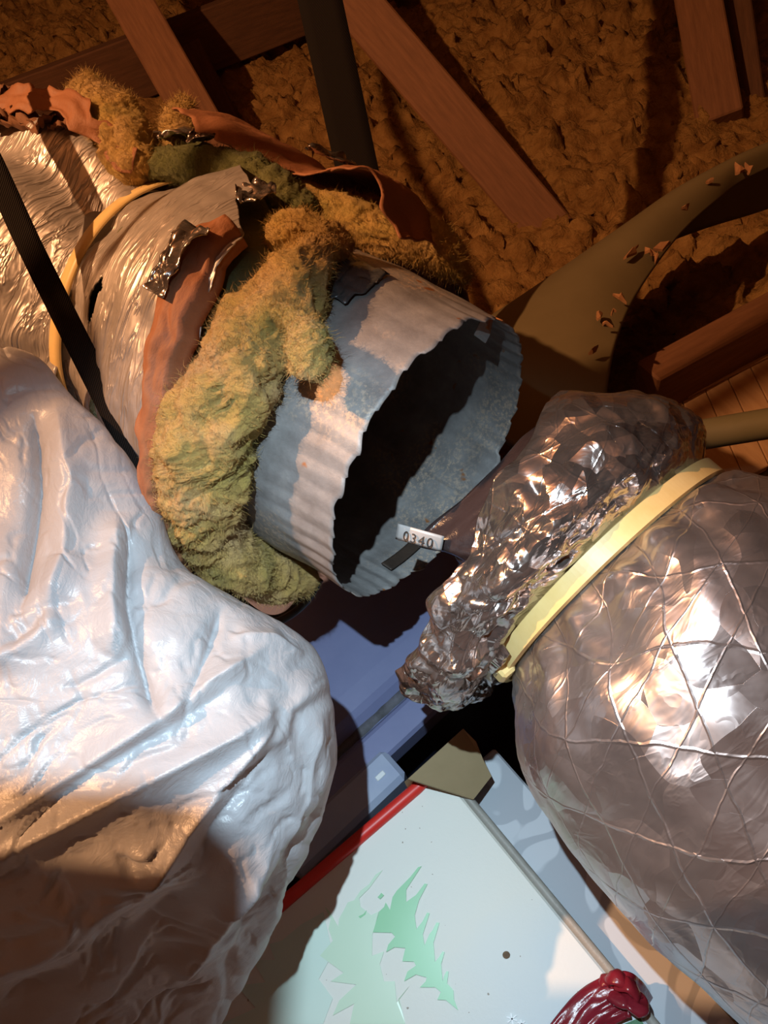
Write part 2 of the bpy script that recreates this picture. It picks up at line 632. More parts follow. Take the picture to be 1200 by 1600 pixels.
def beam(name, p0, p1, w, th, mat, parent=None, tilt=0.0, face=None, bev=0.003, grow=0.0, **kw):
    """a sawn timber from p0 to p1 (centres), wide face turned to `face` (default the camera side)"""
    p0, p1 = np.asarray(p0, float), np.asarray(p1, float)
    p0 = p0 - (p1 - p0) / np.linalg.norm(p1 - p0) * grow
    al = p1 - p0
    e = al / np.linalg.norm(al)
    nrm = (CL - (p0 + p1) / 2) if face is None else np.asarray(face, float)
    nrm = nrm - e * (nrm @ e)
    nrm /= np.linalg.norm(nrm)
    if tilt:
        nrm = np.array(Matrix.Rotation(tilt, 3, Vector(e.tolist())) @ Vector(nrm.tolist()))
    wv = np.cross(e, nrm)
    V, F = box_from(p0 - wv * w / 2 - nrm * th / 2, al, wv * w, nrm * th, bev)
    o = mesh_obj(name, V, F, mat, parent, box_uv(V, F, al, wv * w, nrm * th), smooth=False, **kw)
    fix_normals(o)
    return o


random.seed(4)
rng = np.random.default_rng(11)

# ------------------------------------------------------------------ structure
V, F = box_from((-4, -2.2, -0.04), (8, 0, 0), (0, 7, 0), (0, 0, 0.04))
fl = mesh_obj('floor', V, F, MAT['shaded_deck'], smooth=False, kind='structure')
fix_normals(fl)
for nm, pts, th in (('ceiling', [(-4, -2.2, 2.7), (4, -2.2, 2.7), (4, 4.8, 1.7), (-4, 4.8, 1.7)], 0.03),):
    pts = np.array(pts, float)
    V = np.vstack([pts, pts + (0, 0, th)])
    o = mesh_obj(nm, V, [[3, 2, 1, 0], [4, 5, 6, 7], [0, 1, 5, 4], [1, 2, 6, 5], [2, 3, 7, 6], [3, 0, 4, 7]], MAT['deck'], smooth=False, kind='structure')
for nm, a, b in (('wall_back', (-4, 4.8), (4, 4.8)), ('wall_left', (-4, -2.2), (-4, 4.8)), ('wall_right', (4, -2.2), (4, 4.8)), ('wall_front', (-4, -2.2), (4, -2.2))):
    z0 = 2.7 if a[1] < 0 else 1.7
    z1 = 2.7 if b[1] < 0 else 1.7
    a, b = np.array(a, float), np.array(b, float)
    d = (b - a) / np.linalg.norm(b - a)
    nn = np.array([-d[1], d[0]])
    mid = (a + b) / 2
    if (np.array([0, 1.3]) - mid) @ nn > 0:
        nn = -nn
    V = []
    for q, z in ((a, z0), (b, z1)):
        for off in (0, 0.03):
            for zz in (-0.04, z):
                V.append([*(q + nn * off), zz])
    o = mesh_obj(nm, V, [[0, 1, 5, 4], [2, 6, 7, 3], [0, 2, 3, 1], [4, 5, 7, 6], [0, 4, 6, 2], [1, 3, 7, 5]], MAT['deck'], smooth=False, kind='structure')
    fix_normals(o)

# ------------------------------------------------------------------ loose insulation over the attic floor


def insulation_height(x, y):
    p = np.stack([x, y, np.zeros_like(x)], -1)
    z = 0.13 + 0.045 * fbm(p * 1.7, 3, 3)
    f1, f2, r = worley(p * 17 + 0.35 * np.stack([fbm(p * 22, 2, 31), fbm(p * 22, 2, 32), 0 * x], -1), 5)
    z = z + 0.056 * (0.75 - f1) * (0.35 + 1.0 * r)
    f1, f2, r = worley(p * 46 + 0.3 * np.stack([fbm(p * 60, 2, 33), fbm(p * 60, 2, 34), 0 * x], -1), 9)
    z = z + 0.026 * (0.7 - f1) * (0.3 + r)
    z = z + 0.010 * fbm(p * 80, 3, 12)
    # thinned out to nothing where the boxes stand
    hole = sstep(0.0, 0.16, np.maximum(np.where(x < 0.2, 0.90, np.where(x < 0.36, 0.90 - (x - 0.2) * 1.75, np.maximum(0.62 - (x - 0.36) * 5.0, -1.0))) - y, 0)) * sstep(-0.0, 0.2, 1.4 - np.abs(x))
    return np.where(hole > 0, z * (1 - hole) + 0.004, z)


gx = np.linspace(-2.0, 2.4, 560)
gy = np.linspace(-0.1, 4.3, 580)
# finer rows close by
gy = -0.1 + 4.4 * ((gy + 0.1) / 4.4) ** 1.35
X, Y = np.meshgrid(gx, gy, indexing='ij')
Z = insulation_height(X, Y)
Pg = np.stack([X, Y, Z], -1)
Pg[..., 0] += 0.012 * fbm(Pg * 30, 2, 21)
Pg[..., 1] += 0.012 * fbm(Pg * 30 + 9, 2, 22)
Fi = grid_faces(len(gx), len(gy))[:, ::-1]
Fi = Fi[(Z.ravel()[Fi] > 0.03).all(1)]
mesh_obj('loose_insulation', Pg, Fi, MAT['loose'], label='brown lumpy loose-fill insulation spread over the attic floor', cat='insulation', kind='stuff')

# ------------------------------------------------------------------ the main duct: axis frame fitted to the open steel end
DC = np.array([0.0370, 0.0324, -0.5128])
DA = np.array([-0.7611, 0.4788, -0.4377])
DA /= np.linalg.norm(DA)
DN = np.array([0, 0, 1.0]) - DA * DA[2]
DN /= np.linalg.norm(DN)
DV = np.cross(DA, DN)
if DV[1] < 0:
    DV = -DV


def D(t, ph, r):
    """t metres back from the open end, ph degrees round (0 towards the viewer, 90 up), r from the axis"""
    t, ph, r = np.broadcast_arrays(np.asarray(t, float), np.radians(np.asarray(ph, float)), np.asarray(r, float))
    bend = np.maximum(t - 0.26, 0)[..., None] * np.array([-0.26, -0.17, 0.0])
    q = DC + t[..., None] * DA + bend + r[..., None] * (np.cos(ph)[..., None] * DN + np.sin(ph)[..., None] * DV)
    return cw(q)


duct = thing('insulated_duct', D(0.15, 180, 0.16) * [1, 1, 1], 'disconnected round duct with torn foil jacket, yellow wool and open rusty steel end', 'duct')

# steel sleeve with crimped, ragged end
nu, nv = 90, 480
tt = np.linspace(0, 0.34, nu) ** 1.0
ph = np.linspace(-180, 180, nv, endpoint=False)
T, PH = np.meshgrid(tt, ph, indexing='ij')
k = 46
crimp_on = 1 - sstep(0.016, 0.062, T + 0.012 * np.sin(np.radians(PH * 3)) + 0.010 * vnoise(np.stack([PH / 14, T * 0, T * 0], -1), 3))
saw = np.abs(((PH / 360 * k) % 1.0) * 2 - 1)
R = 0.1055 + 0.0055 * sstep(0.0, 0.09, T) - (0.0010 + 0.0010 * vnoise(np.stack([PH / 11, T * 0, T * 0], -1), 2)) * crimp_on * saw
edge = 0.0018 * (((PH / 360 * k) % 1.0)) + 0.0030 * vnoise(np.stack([PH / 7, T * 0, T * 0], -1), 8)
T2 = T + edge * (1 - T / 0.34)
R = R + 0.0012 * fbm(np.stack([PH / 20, T * 30, T * 0], -1), 2, 4)
sl_pts = D(T2, PH, R)
keep = []
Fq = grid_faces(nu, nv, True)
for q in Fq:
    i, j = divmod(int(q[0]), nv)
    p_ = ph[j]
    # torn notch in the top of the rim
    if 66 < p_ < 74 and tt[i] < 0.010:
        continue
    keep.append(q)
sleeve = mesh_obj('steel_sleeve', sl_pts, np.array(keep), MAT['sleeve'], duct, solid=0.0009, label='crimped galvanized steel sleeve, ragged and rust spotted')
# bent metal tab at the notch
V = np.array([D(0.010, 66, 0.1045), D(0.010, 74, 0.1045), D(0.006, 73, 0.094), D(0.012, 67, 0.090), D(0.004, 70, 0.088)])
tab = mesh_obj('bent_tab', V, [[0, 1, 2], [0, 2, 3], [3, 2, 4]], MAT['sleeve'], sleeve, smooth=False, solid=0.0008)
# dark plate on the lower inside wall, coloured like a shaded opening
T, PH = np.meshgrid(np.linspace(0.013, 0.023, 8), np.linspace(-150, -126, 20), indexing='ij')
mesh_obj('slot_shade_plate', D(T, PH, 0.1015), grid_faces(8, 20), MAT['gutter'], sleeve, solid=0.001)
# tape patch left on the steel
T, PH = np.meshgrid(np.linspace(0.062, 0.100, 24), np.linspace(24, 46, 24), indexing='ij')
edge = 0.004 * fbm(np.stack([T * 200, PH / 4, PH * 0], -1), 2, 40)
Pt = D(T + edge, PH + edge * 200, 0.1135 + 0.003 * creases(np.stack([T * 90, PH / 7, PH * 0], -1), 2, 6))
mesh_obj('tape_patch', Pt, grid_faces(24, 24), simple('grey_duct_tape', (0.10, 0.11, 0.12), (0.16, 0.165, 0.17), 30, 0.3, 0.5, 60, 0.4, 0.003), duct, solid=0.0006, label='grey crinkled tape patch')


# foil jacket: front piece from the tie to the torn edge
def edge_t(p):
    return np.interp(p, [-130, -90, -60, -30, 0, 18, 27, 34, 44], [0.125, 0.118, 0.098, 0.098, 0.112, 0.118, 0.150, 0.158, 0.20])


nu, nv = 110, 300
ph = np.linspace(-150, 47, nv)
s = np.linspace(0, 1, nu)
S, PH = np.meshgrid(s, ph, indexing='ij')
te = edge_t(PH) + 0.004 * fbm(np.stack([PH / 4.0, PH * 0, PH * 0], -1), 3, 14)
T = te + (0.268 - te) * S
R = 0.150 - 0.036 * sstep(0.165, 0.275, T) + 0.004 * np.sin(np.radians(PH * 2.3 + 30))
R = R + 0.0035 * (1 - S) ** 3 * np.sin(np.radians(PH * 9))
R = R + 0.0050 * fbm(np.stack([T * 16, PH / 30, T * 0], -1), 3, 17) + 0.0034 * (creases(np.stack([T * 60, PH / 16, T * 0], -1), 3, 18) - 0.3)
# gathers pulled towards the tie
R = R - 0.004 * S ** 4 * (0.5 + 0.5 * np.sin(np.radians(PH * 11 + 30 * fbm(np.stack([PH / 25, S * 0, S * 0], -1), 2, 19))))
Pj = D(T, PH, R)
keepF = []
Fq = grid_faces(nu, nv)
for q in Fq:
    i, j = divmod(int(q[0]), nv)
    # the slit torn beside the strap
    if abs(ph[j] + 12 + 3 * math.sin(s[i] * 20)) < 7.5 * max(0, 1 - abs(s[i] - 0.66) / 0.10):
        continue
    keepF.append(q)
mesh_obj('foil_jacket', Pj, np.array(keepF), MAT['foil'], duct, np.stack([T, np.radians(PH) * 0.15], -1).reshape(-1, 2), solid=0.0008, label='wrinkled silver foil jacket torn open')
# green wool layer just beneath the jacket
ph2 = np.linspace(-150, 60, 160)
S, PH = np.meshgrid(np.linspace(0, 1, 50), ph2, indexing='ij')
te = edge_t(PH) - 0.024
T = te + (0.25 - te) * S
R = 0.140 - 0.030 * sstep(0.165, 0.26, T) - 0.016 * (1 - S) ** 6 + 0.006 * fbm(np.stack([T * 40, PH / 9, T * 0], -1), 4, 23)
mesh_obj('wool_layer', D(T, PH, R), grid_faces(50, 160), MAT['wool_green'], duct, solid=0.004, label='flattened green-grey wool layer under the foil')

# rear jacket beyond the tie
nu, nv = 150, 300
ph = np.linspace(-180, 180, nv, endpoint=False)
T, PH = np.meshgrid(np.linspace(0.268, 0.62, nu), ph, indexing='ij')
S = (T - 0.268) / 0.352
R = 0.114 + 0.040 * sstep(0.27, 0.345, T) - 0.004 * np.sin(np.radians(PH * 2))
R = R + 0.010 * fbm(np.stack([T * 12, PH / 32, T * 0], -1), 3, 27) + 0.0050 * (creases(np.stack([T * 34, PH / 17, T * 0], -1), 3, 28) - 0.3)
R = R - 0.012 * np.exp(-((PH - 18 - 90 * (T - 0.30)) / 7) ** 2) * sstep(0.27, 0.30, T) * (1 - sstep(0.42, 0.5, T))
R = R - 0.007 * (1 - sstep(0.27, 0.34, T)) * (0.5 + 0.5 * np.sin(np.radians(PH * 9 + 40 * fbm(np.stack([PH / 25, S * 0, S * 0], -1), 2, 29))))
mesh_obj('foil_jacket', D(T, PH, R), grid_faces(nu, nv, True), MAT['foil'], duct, np.stack([T, np.radians(PH) * 0.15], -1).reshape(-1, 2), solid=0.0008, label='bulging silver foil jacket behind the tie')
# tie round the jacket
a = np.linspace(-150, 75, 90)
prof = [(-0.0045, 0.0005), (0.0045, 0.0005), (0.0045, 0.0022), (-0.0045, 0.0022)]
Pt = np.stack([D(0.270 + dt + 0.0015 * np.sin(np.radians(a * 4)), a, 0.1165 + dr) for dt, dr in prof], 1)
mesh_obj('cable_tie', Pt, grid_faces(90, 4, True), MAT['tie'], duct, label='yellowed plastic tie')

# kraft paper lining folded back along the torn edge
ph = np.linspace(17, -86, 150)
w = np.interp(ph, [-86, -60, -40, -30, -10, 5, 14, 17], [0.006, 0.010, 0.017, 0.020, 0.027, 0.032, 0.030, 0.020])
S, PH = np.meshgrid(np.linspace(0, 1, 26), ph, indexing='ij')
T = edge_t(PH) - 0.003 + S * w[None] + 0.003 * fbm(np.stack([PH / 5, S * 1.2, S * 0], -1), 3, 33)
R = 0.158 + 0.007 * np.sin(S * 3.0) + 0.006 * (creases(np.stack([S * 1.8, PH / 11, S * 0], -1), 3, 36) - 0.3)
R = np.where(S < 0.12, R - 0.012 * (0.12 - S) / 0.12, R)
mesh_obj('kraft_flap', D(T, PH, R), grid_faces(26, 150), MAT['kraft'], duct, np.stack([T, np.radians(PH) * 0.15], -1).reshape(-1, 2), solid=0.0007, label='rust-brown paper lining folded outward')
# crumpled foil scrap at the top of that fold
S, PH = np.meshgrid(np.linspace(0, 1, 20), np.linspace(-4, 12, 24), indexing='ij')
Pc = D(0.120 + 0.022 * S + 0.004 * vnoise(np.stack([S * 3, PH / 5, S * 0], -1), 77), PH, 0.172 + 0.012 * (creases(np.stack([S * 2, PH / 6, S * 0], -1), 3, 41) - 0.3) - 0.006 * S)
mesh_obj('foil_scrap', Pc, grid_faces(20, 24), MAT['foil_crumple'], duct, np.stack([S * 0.03, PH * 0.003], -1).reshape(-1, 2), solid=0.0006)

# upper flap of jacket still bridging the top
nu, nv = 110, 60
S, PH = np.meshgrid(np.linspace(0, 1, nu), np.linspace(0, 1, nv), indexing='ij')
t_f = 0.070 + 0.212 * S
lo = 50 + 6 * vnoise(np.stack([S * 9, S * 0, S * 0], -1), 44) + 3 * vnoise(np.stack([S * 30, S * 0, S * 0], -1), 45) - 5 * np.exp(-((S - 0.85) / 0.15) ** 2)
phf = lo + (128 - lo) * PH
Rf = 0.155 + 0.005 * fbm(np.stack([t_f * 22, phf / 22, S * 0], -1), 3, 46) + 0.005 * (creases(np.stack([t_f * 50, phf / 14, S * 0], -1), 3, 47) - 0.3) + 0.010 * (1 - PH) ** 3 * np.sin(S * 9)
Rf = Rf - 0.022 * (1 - sstep(0.0, 0.16, S))
mesh_obj('jacket_flap', D(t_f, phf, Rf), grid_faces(nu, nv), MAT['kraft'], duct, np.stack([t_f, np.radians(phf) * 0.15], -1).reshape(-1, 2), solid=0.0012, label='brown torn paper-and-foil flap over the top')
# foil shreds on the flap edges
for a_, (tc, pc, r_, ds, dp) in enumerate(((0.165, 66, 0.163, 0.016, 12), (0.272, 50, 0.150, 0.014, 10), (0.085, 92, 0.140, 0.005, 26), (0.235, 47, 0.155, 0.010, 8), (0.150, 33, 0.150, 0.012, 6))):
    S, PH = np.meshgrid(np.linspace(-1, 1, 18), np.linspace(-1, 1, 18), indexing='ij')
    Pc = D(tc + ds * S * (1 - 0.5 * PH ** 2) + 0.3 * ds * vnoise(np.stack([S * 2, PH * 2, S * 0 + a_], -1), 9), pc + dp * PH * (1 - 0.4 * np.abs(S)), r_ + 0.011 * (creases(np.stack([S * 1.3 + a_, PH * 1.3, S * 0], -1), 3, 50 + a_) - 0.35))
    mesh_obj('foil_scrap', Pc, grid_faces(18, 18), MAT['foil_crumple'], duct, np.stack([S * ds, PH * 0.02], -1).reshape(-1, 2), solid=0.0006)


# glass wool
def wool(name, path, rad, seed, mat, n=110, nv=72, amp=0.55, label=None, fibers=900, squash=1.0):
    pth = crom(path, n)
    rr = crom(np.asarray(rad, float)[:, None], n)[:, 0]
    rr = rr * np.sqrt(np.clip(1 - np.abs(np.linspace(-1, 1, n)) ** 14, 0.02, 1))
    Pg, Fc = tube(pth, rr, nv, True, squash)
    c = pth[:, None]
    dirv = Pg - c
    L = np.linalg.norm(dirv, axis=-1, keepdims=True)
    nd = dirv / (L + 1e-9)
    wq = np.stack([fbm(Pg * 30, 2, seed + 90), fbm(Pg * 30 + 5, 2, seed + 91), fbm(Pg * 30 + 9, 2, seed + 92)], -1)
    f1, f2, _ = worley(Pg * 26 + wq * 0.6, seed)
    strand = creases(Pg * np.array([55, 55, 120]) + wq * 1.6, 4, seed + 20, 0.6)
    dsp = amp * (0.60 * fbm(Pg * 24 + wq * 0.5, 4, seed, 0.5) + 0.70 * (0.55 - f1)) - 0.32 * (strand - 0.3)
    Pg = c + dirv * (1 + dsp[..., None])
    Pg = Pg + 0.0010 * np.stack([vnoise(Pg * 420, seed + 6), vnoise(Pg * 420, seed + 7), vnoise(Pg * 420, seed + 8)], -1)
    o = mesh_obj(name, Pg, Fc, mat, duct, label=label)
    if fibers:
        Nn = normals(Pg, True)
        flip = np.sign((Nn * nd).sum(-1, keepdims=True))
        Nn = Nn * flip
        r2 = np.random.default_rng(seed)
        fibers = int(fibers * 7)
        ii = r2.integers(2, n - 2, fibers)
        jj = r2.integers(0, nv, fibers)
        base = Pg[ii, jj]
        nn = Nn[ii, jj]
        tang = r2.normal(size=(fibers, 3))
        d0 = nn * 0.42 + tang * 0.5
        d0 /= np.linalg.norm(d0, axis=1, keepdims=True)
        d1 = d0 + r2.normal(size=(fibers, 3)) * 0.7
        d1 /= np.linalg.norm(d1, axis=1, keepdims=True)
        ln = (0.0022 + 0.0070 * r2.random(fibers) ** 3)[:, None]
        wd = np.cross(d0, r2.normal(size=(fibers, 3)))
        wd *= 0.00010 / np.linalg.norm(wd, axis=1, keepdims=True)
        b0 = base - nn * 0.0012
        m0 = base + d0 * ln * 0.5
        e0 = m0 + d1 * ln * 0.6
        Vf = np.stack([b0 - wd, b0 + wd, m0 - wd, m0 + wd, e0], 1).reshape(-1, 3)
        q = np.arange(fibers)[:, None] * 5
        Ff = np.concatenate([q + [0, 1, 3], q + [0, 3, 2], q + [2, 3, 4]], 0)
        mesh_obj('wool_fibers', Vf, Ff, mat, o, smooth=False, kind='stuff')
    return o


band = [(0.112, 42, 0.126), (0.100, 31, 0.128), (0.083, 18, 0.133), (0.080, 2, 0.133), (0.079, -14, 0.136), (0.086, -30, 0.138), (0.082, -46, 0.138),
        (0.086, -62, 0.136), (0.078, -78, 0.136), (0.074, -94, 0.134), (0.058, -112, 0.130)]
wool('glass_wool', [D(*q) for q in band], [0.010, 0.015, 0.019, 0.023, 0.023, 0.025, 0.025, 0.025, 0.023, 0.021, 0.014], 61, MAT['wool'], 240, 96, 0.55, 'yellow glass wool band bulging from the torn jacket', 4200)
wool('wool_lump', [D(0.100, 46, 0.118), D(0.104, 38, 0.126), D(0.118, 31, 0.130), D(0.130, 28, 0.128)], [0.008, 0.013, 0.014, 0.008], 62, MAT['wool'], 90, 64, 0.5, None, 700)
wool('wool_tuft', [D(0.078, 4, 0.140), D(0.060, 6, 0.147), D(0.043, 5, 0.150), D(0.031, 2, 0.149), D(0.027, -4, 0.146)], [0.010, 0.0075, 0.009, 0.014, 0.010], 63, MAT['wool'], 80, 56, 0.35, 'ball of wool hanging over the steel', 600)
wool('wool_roll', [D(0.21, 56, 0.126), D(0.16, 60, 0.126), D(0.115, 66, 0.126), D(0.088, 72, 0.128), D(0.070, 80, 0.130), D(0.058, 90, 0.128)], [0.014, 0.015, 0.014, 0.012, 0.010, 0.007], 64, MAT['wool'], 150, 72, 0.5, 'olive yellow wool under the upper flap', 1800)
wool('wool_roll', [D(0.14, 70, 0.138), D(0.11, 76, 0.138), D(0.085, 82, 0.134), D(0.068, 88, 0.130)], [0.012, 0.015, 0.016, 0.010], 67, MAT['wool'], 90, 56, 0.5, None, 700)
wool('wool_strip', [D(0.29, 40, 0.128), D(0.255, 43, 0.130), D(0.215, 46, 0.136), D(0.175, 50, 0.132), D(0.15, 54, 0.120)], [0.010, 0.014, 0.015, 0.016, 0.012], 65, MAT['wool_green'], 120, 60, 0.45, None, 900)
wool('wool_tuft', [D(0.275, 36, 0.122), D(0.300, 42, 0.138), D(0.325, 46, 0.150), D(0.345, 48, 0.168), D(0.352, 50, 0.184)], [0.016, 0.022, 0.024, 0.020, 0.008], 66, MAT['wool'], 110, 64, 0.5, 'tall yellow wool tuft beside the tie', 1500)
wool('wool_tuft', [D(0.27, 48, 0.128), D(0.285, 54, 0.145), D(0.292, 57, 0.160), D(0.295, 60, 0.172)], [0.014, 0.016, 0.014, 0.006], 68, MAT['wool'], 80, 56, 0.5, None, 1100)
# brown paper edge beside the tall tuft
S, PH = np.meshgrid(np.linspace(0, 1, 40), np.linspace(0, 1, 12), indexing='ij')
Pc = D(0.275 + 0.115 * S, 30 + 4 * S + 6 * PH + 2 * vnoise(np.stack([S * 14, PH, S * 0], -1), 70), 0.128 + 0.034 * sstep(0, 0.5, S) + 0.012 * PH + 0.006 * creases(np.stack([S * 9, PH * 2, S * 0], -1), 2, 71))
mesh_obj('kraft_flap', Pc, grid_faces(40, 12), MAT['kraft'], duct, np.stack([S * 0.1, PH * 0.03], -1).reshape(-1, 2), solid=0.0008)

# ------------------------------------------------------------------ webbing straps
def strap(name, pts, width, wdir, label, twist=None):
    pts = np.array(pts)
    up_ = pts[0] + (pts[0] - pts[1]) / np.linalg.norm(pts[0] - pts[1]) * 0.5
    pts = np.vstack([[[up_[0], up_[1] - 0.1, 2.2]], [up_], pts])
    pth = crom(pts, 60)
    Tn = np.gradient(pth, axis=0)
    Tn /= np.linalg.norm(Tn, axis=1, keepdims=True)
    wv = np.asarray(wdir, float)
    wv = wv[None] - Tn * (Tn @ wv)[:, None]
    wv /= np.linalg.norm(wv, axis=1, keepdims=True)
    nn = np.cross(Tn, wv)
    th = 0.0018
    prof = [(-0.5, -0.5), (-0.25, -0.6), (0, -0.62), (0.25, -0.6), (0.5, -0.5), (0.5, 0.5), (0.25, 0.6), (0, 0.62), (-0.25, 0.6), (-0.5, 0.5)]
    Pg = np.stack([pth + wv * a * width + nn * b * th for a, b in prof], 1)
    L = np.concatenate([[0], np.cumsum(np.linalg.norm(np.diff(pth, axis=0), axis=1))])
    uv = np.stack([np.repeat(L, 10), np.tile([q[0] * width for q in prof], 60)], -1)
    F = grid_faces(60, 10, True).tolist() + [list(range(10)), [590 + j for j in range(10)][::-1]]
    return mesh_obj(name, Pg, F, MAT['strap'], None, uv, label=label, cat='strap', group='hanging straps')


strap('hanging_strap', [P(430, -330, 0.66), P(500, 0, 0.70), P(533, 150, 0.72), P(566, 300, 0.74), P(585, 372, 0.752), P(575, 470, 0.735), P(540, 580, 0.70)], 0.042, cw([1, -0.25, 0]) - CL, 'black woven strap running up behind the open steel end')
strap('hanging_strap', [P(-330, -300, 0.46), P(-60, 165, 0.478), P(54, 400, 0.482), P(177, 646, 0.476), P(262, 820, 0.49), P(320, 925, 0.57)], 0.0160, cw([1, -0.5, 0]) - CL, 'narrow black strap crossing the foil jacket beside the white bag')

strap('hanging_strap', [cw([-0.47, 0.47, -0.03]), cw([-0.530, 0.392, -0.055]), cw([-0.552, 0.363, -0.045]), cw([-0.570, 0.340, -0.05]), cw([-0.566, 0.312, -0.04]), cw([-0.565, 0.16, -0.12]), cw([-0.56, 0.05, -0.30])], 0.015, cw([0.6, -0.45, 0.68]) - CL, 'black strap added out of view to shade the foil jacket from the bulb')  # unseen strap, added to throw a shadow band on the jacket

# ------------------------------------------------------------------ foil flex duct on the right


def ring_loft(rings, n, nv, phr=(-180, 180), closed=True, depthscale=1.0, axis=None, reach=0.1):
    top = np.array([P(*r[0], r[2]) for r in rings])
    bot = np.array([P(*r[1], r[3] if len(r) > 3 else r[2]) for r in rings])
    c, A = (top + bot) / 2, (top - bot) / 2
    c, A = crom(c, n), crom(A, n)
    ax = np.gradient(c, axis=0)
    ax /= np.linalg.norm(ax, axis=1, keepdims=True)
    if axis is not None:
        s_ = np.concatenate([[0], np.cumsum(np.linalg.norm(np.diff(c, axis=0), axis=1))])
        w_ = (1 - sstep(0.0, reach, s_))[:, None] if reach else np.ones((n, 1))
        if isinstance(axis, tuple):
            q_ = (s_ / s_[-1])[:, None]
            axis = axis[0] * (1 - q_) + axis[1] * q_
        ax = ax * (1 - w_) + axis * w_
    B = np.cross(A, ax)
    B /= np.linalg.norm(B, axis=1, keepdims=True)
    sgn = np.sign(((CL - c) * B).sum(1, keepdims=True))
    B = B * sgn * np.linalg.norm(A, axis=1, keepdims=True) * depthscale
    ph = np.radians(np.linspace(*phr, nv, endpoint=not closed))
    Pg = c[:, None] + np.sin(ph)[None, :, None] * A[:, None] + np.cos(ph)[None, :, None] * B[:, None]
    s = np.concatenate([[0], np.cumsum(np.linalg.norm(np.diff(c, axis=0), axis=1))])
    rad = np.linalg.norm(A, axis=1)
    uv = np.stack(np.broadcast_arrays(s[:, None], (ph[None] * 0.11)), -1).reshape(-1, 2)
    return Pg, uv, c, A, B, s, ph


flex = thing('flex_duct', P(1100, 1100, 0.60), 'fat foil-wrapped flexible duct with a pale tie, coming from lower right', 'duct')
body_r = [((1108, 745), (785, 1052), .500), ((1122, 750), (793, 1062), .498), ((1160, 748), (802, 1102), .49), ((1240, 770), (815, 1205), .478), ((1340, 860), (888, 1320), .455),
          ((1450, 1000), (1000, 1452), .43), ((1600, 1190), (1150, 1590), .40), ((1760, 1400), (1320, 1790), .375), ((1900, 1600), (1500, 2000), .36)]
FAX = np.array([0.62, -0.68, 0.36]) @ RM.T
FAX /= np.linalg.norm(FAX)
FAXE = np.array([0.68, -0.70, 0.18]) @ RM.T
FAXL = np.array([0.62, -0.68, 0.36]) @ RM.T
nu, nv = 220, 320
Pg, uv, c, A, B, s, ph = ring_loft(body_r, nu, nv, axis=FAX, reach=0.12)
N = normals(Pg, True)
N *= np.sign(((Pg - c[:, None]) * N).sum(-1, keepdims=True))
q = np.stack(np.broadcast_arrays(s[:, None] * 1.0, ph[None] * 0.11, 0 * s[:, None] + 0.3), -1)
ds = 0.0035 * fbm(Pg * 14, 2, 81) + 0.0020 * (creases(Pg * 30, 2, 82) - 0.3)
near = np.exp(-s / 0.035)[:, None]
ds = ds - 0.010 * near * (0.5 + 0.5 * np.sin(ph * 15 + 3 * fbm(np.stack([ph * 2, 0 * ph, 0 * ph], -1), 2, 83))[None]) * sstep(0, 0.012, s)[:, None]
ds = ds + 0.005 * near * (creases(Pg * 75, 3, 84) - 0.3)
ds = ds * sstep(0, 0.02, s)[:, None] - 0.005 * np.exp(-(s / 0.010) ** 2)[:, None]
Pg = Pg + N * ds[..., None]
mesh_obj('foil_jacket', Pg, grid_faces(nu, nv, True), MAT['foil_scrim'], flex, uv, label='silver foil with a net of reinforcing threads', solid=0.0008)

col_r = [((888, 614), (630, 1046), .530), ((938, 614), (652, 1076), .525), ((1009, 627), (689, 1103), .518), ((1070, 662), (718, 1098), .510), ((1098, 706), (754, 1076), .504),
         ((1106, 736), (774, 1056), .501), ((1108, 745), (785, 1052), .500)]
nu, nv = 170, 360
Pg, uv, c, A, B, s, ph = ring_loft(col_r, nu, nv, axis=(FAXE, FAX), reach=None)
N = normals(Pg, True)
N *= np.sign(((Pg - c[:, None]) * N).sum(-1, keepdims=True))
lowf = sstep(0.25, -0.45, np.sin(ph))[None]          # the lower half is the most crumpled
wq = np.stack([fbm(Pg * 22, 2, 190), fbm(Pg * 22, 2, 191), fbm(Pg * 22, 2, 192)], -1)
ds = 0.006 * fbm(Pg * 18, 2, 85) + (0.005 + 0.012 * lowf) * (creases(Pg * 26 + wq * 0.5, 2, 86, 0.5) - 0.30) + (0.0008 + 0.004 * lowf) * (creases(Pg * 80, 2, 186) - 0.3)
nearT = np.exp(-(s[-1] - s) / 0.03)[:, None]
ds = ds + nearT * (0.011 * (creases(Pg * 70, 3, 87) - 0.45)) * (sstep(0, 0.006, s[-1] - s)[:, None])
ds = ds * sstep(0, 0.016, s[-1] - s)[:, None] - 0.005 * np.exp(-((s[-1] - s) / 0.010) ** 2)[:, None]
Pg = Pg + N * ds[..., None]
Pg = Pg + (0.004 * fbm(np.stack([ph * 4, 0 * ph, 0 * ph], -1), 3, 88)[None] * np.exp(-s / 0.01)[:, None])[..., None] * (c[1] - c[0]) / np.linalg.norm(c[1] - c[0])
mesh_obj('foil_cuff', Pg, grid_faces(nu, nv, True), MAT['foil_crumple'], flex, uv, label='crumpled foil end gathered under the tie', solid=0.0008, smooth=True)

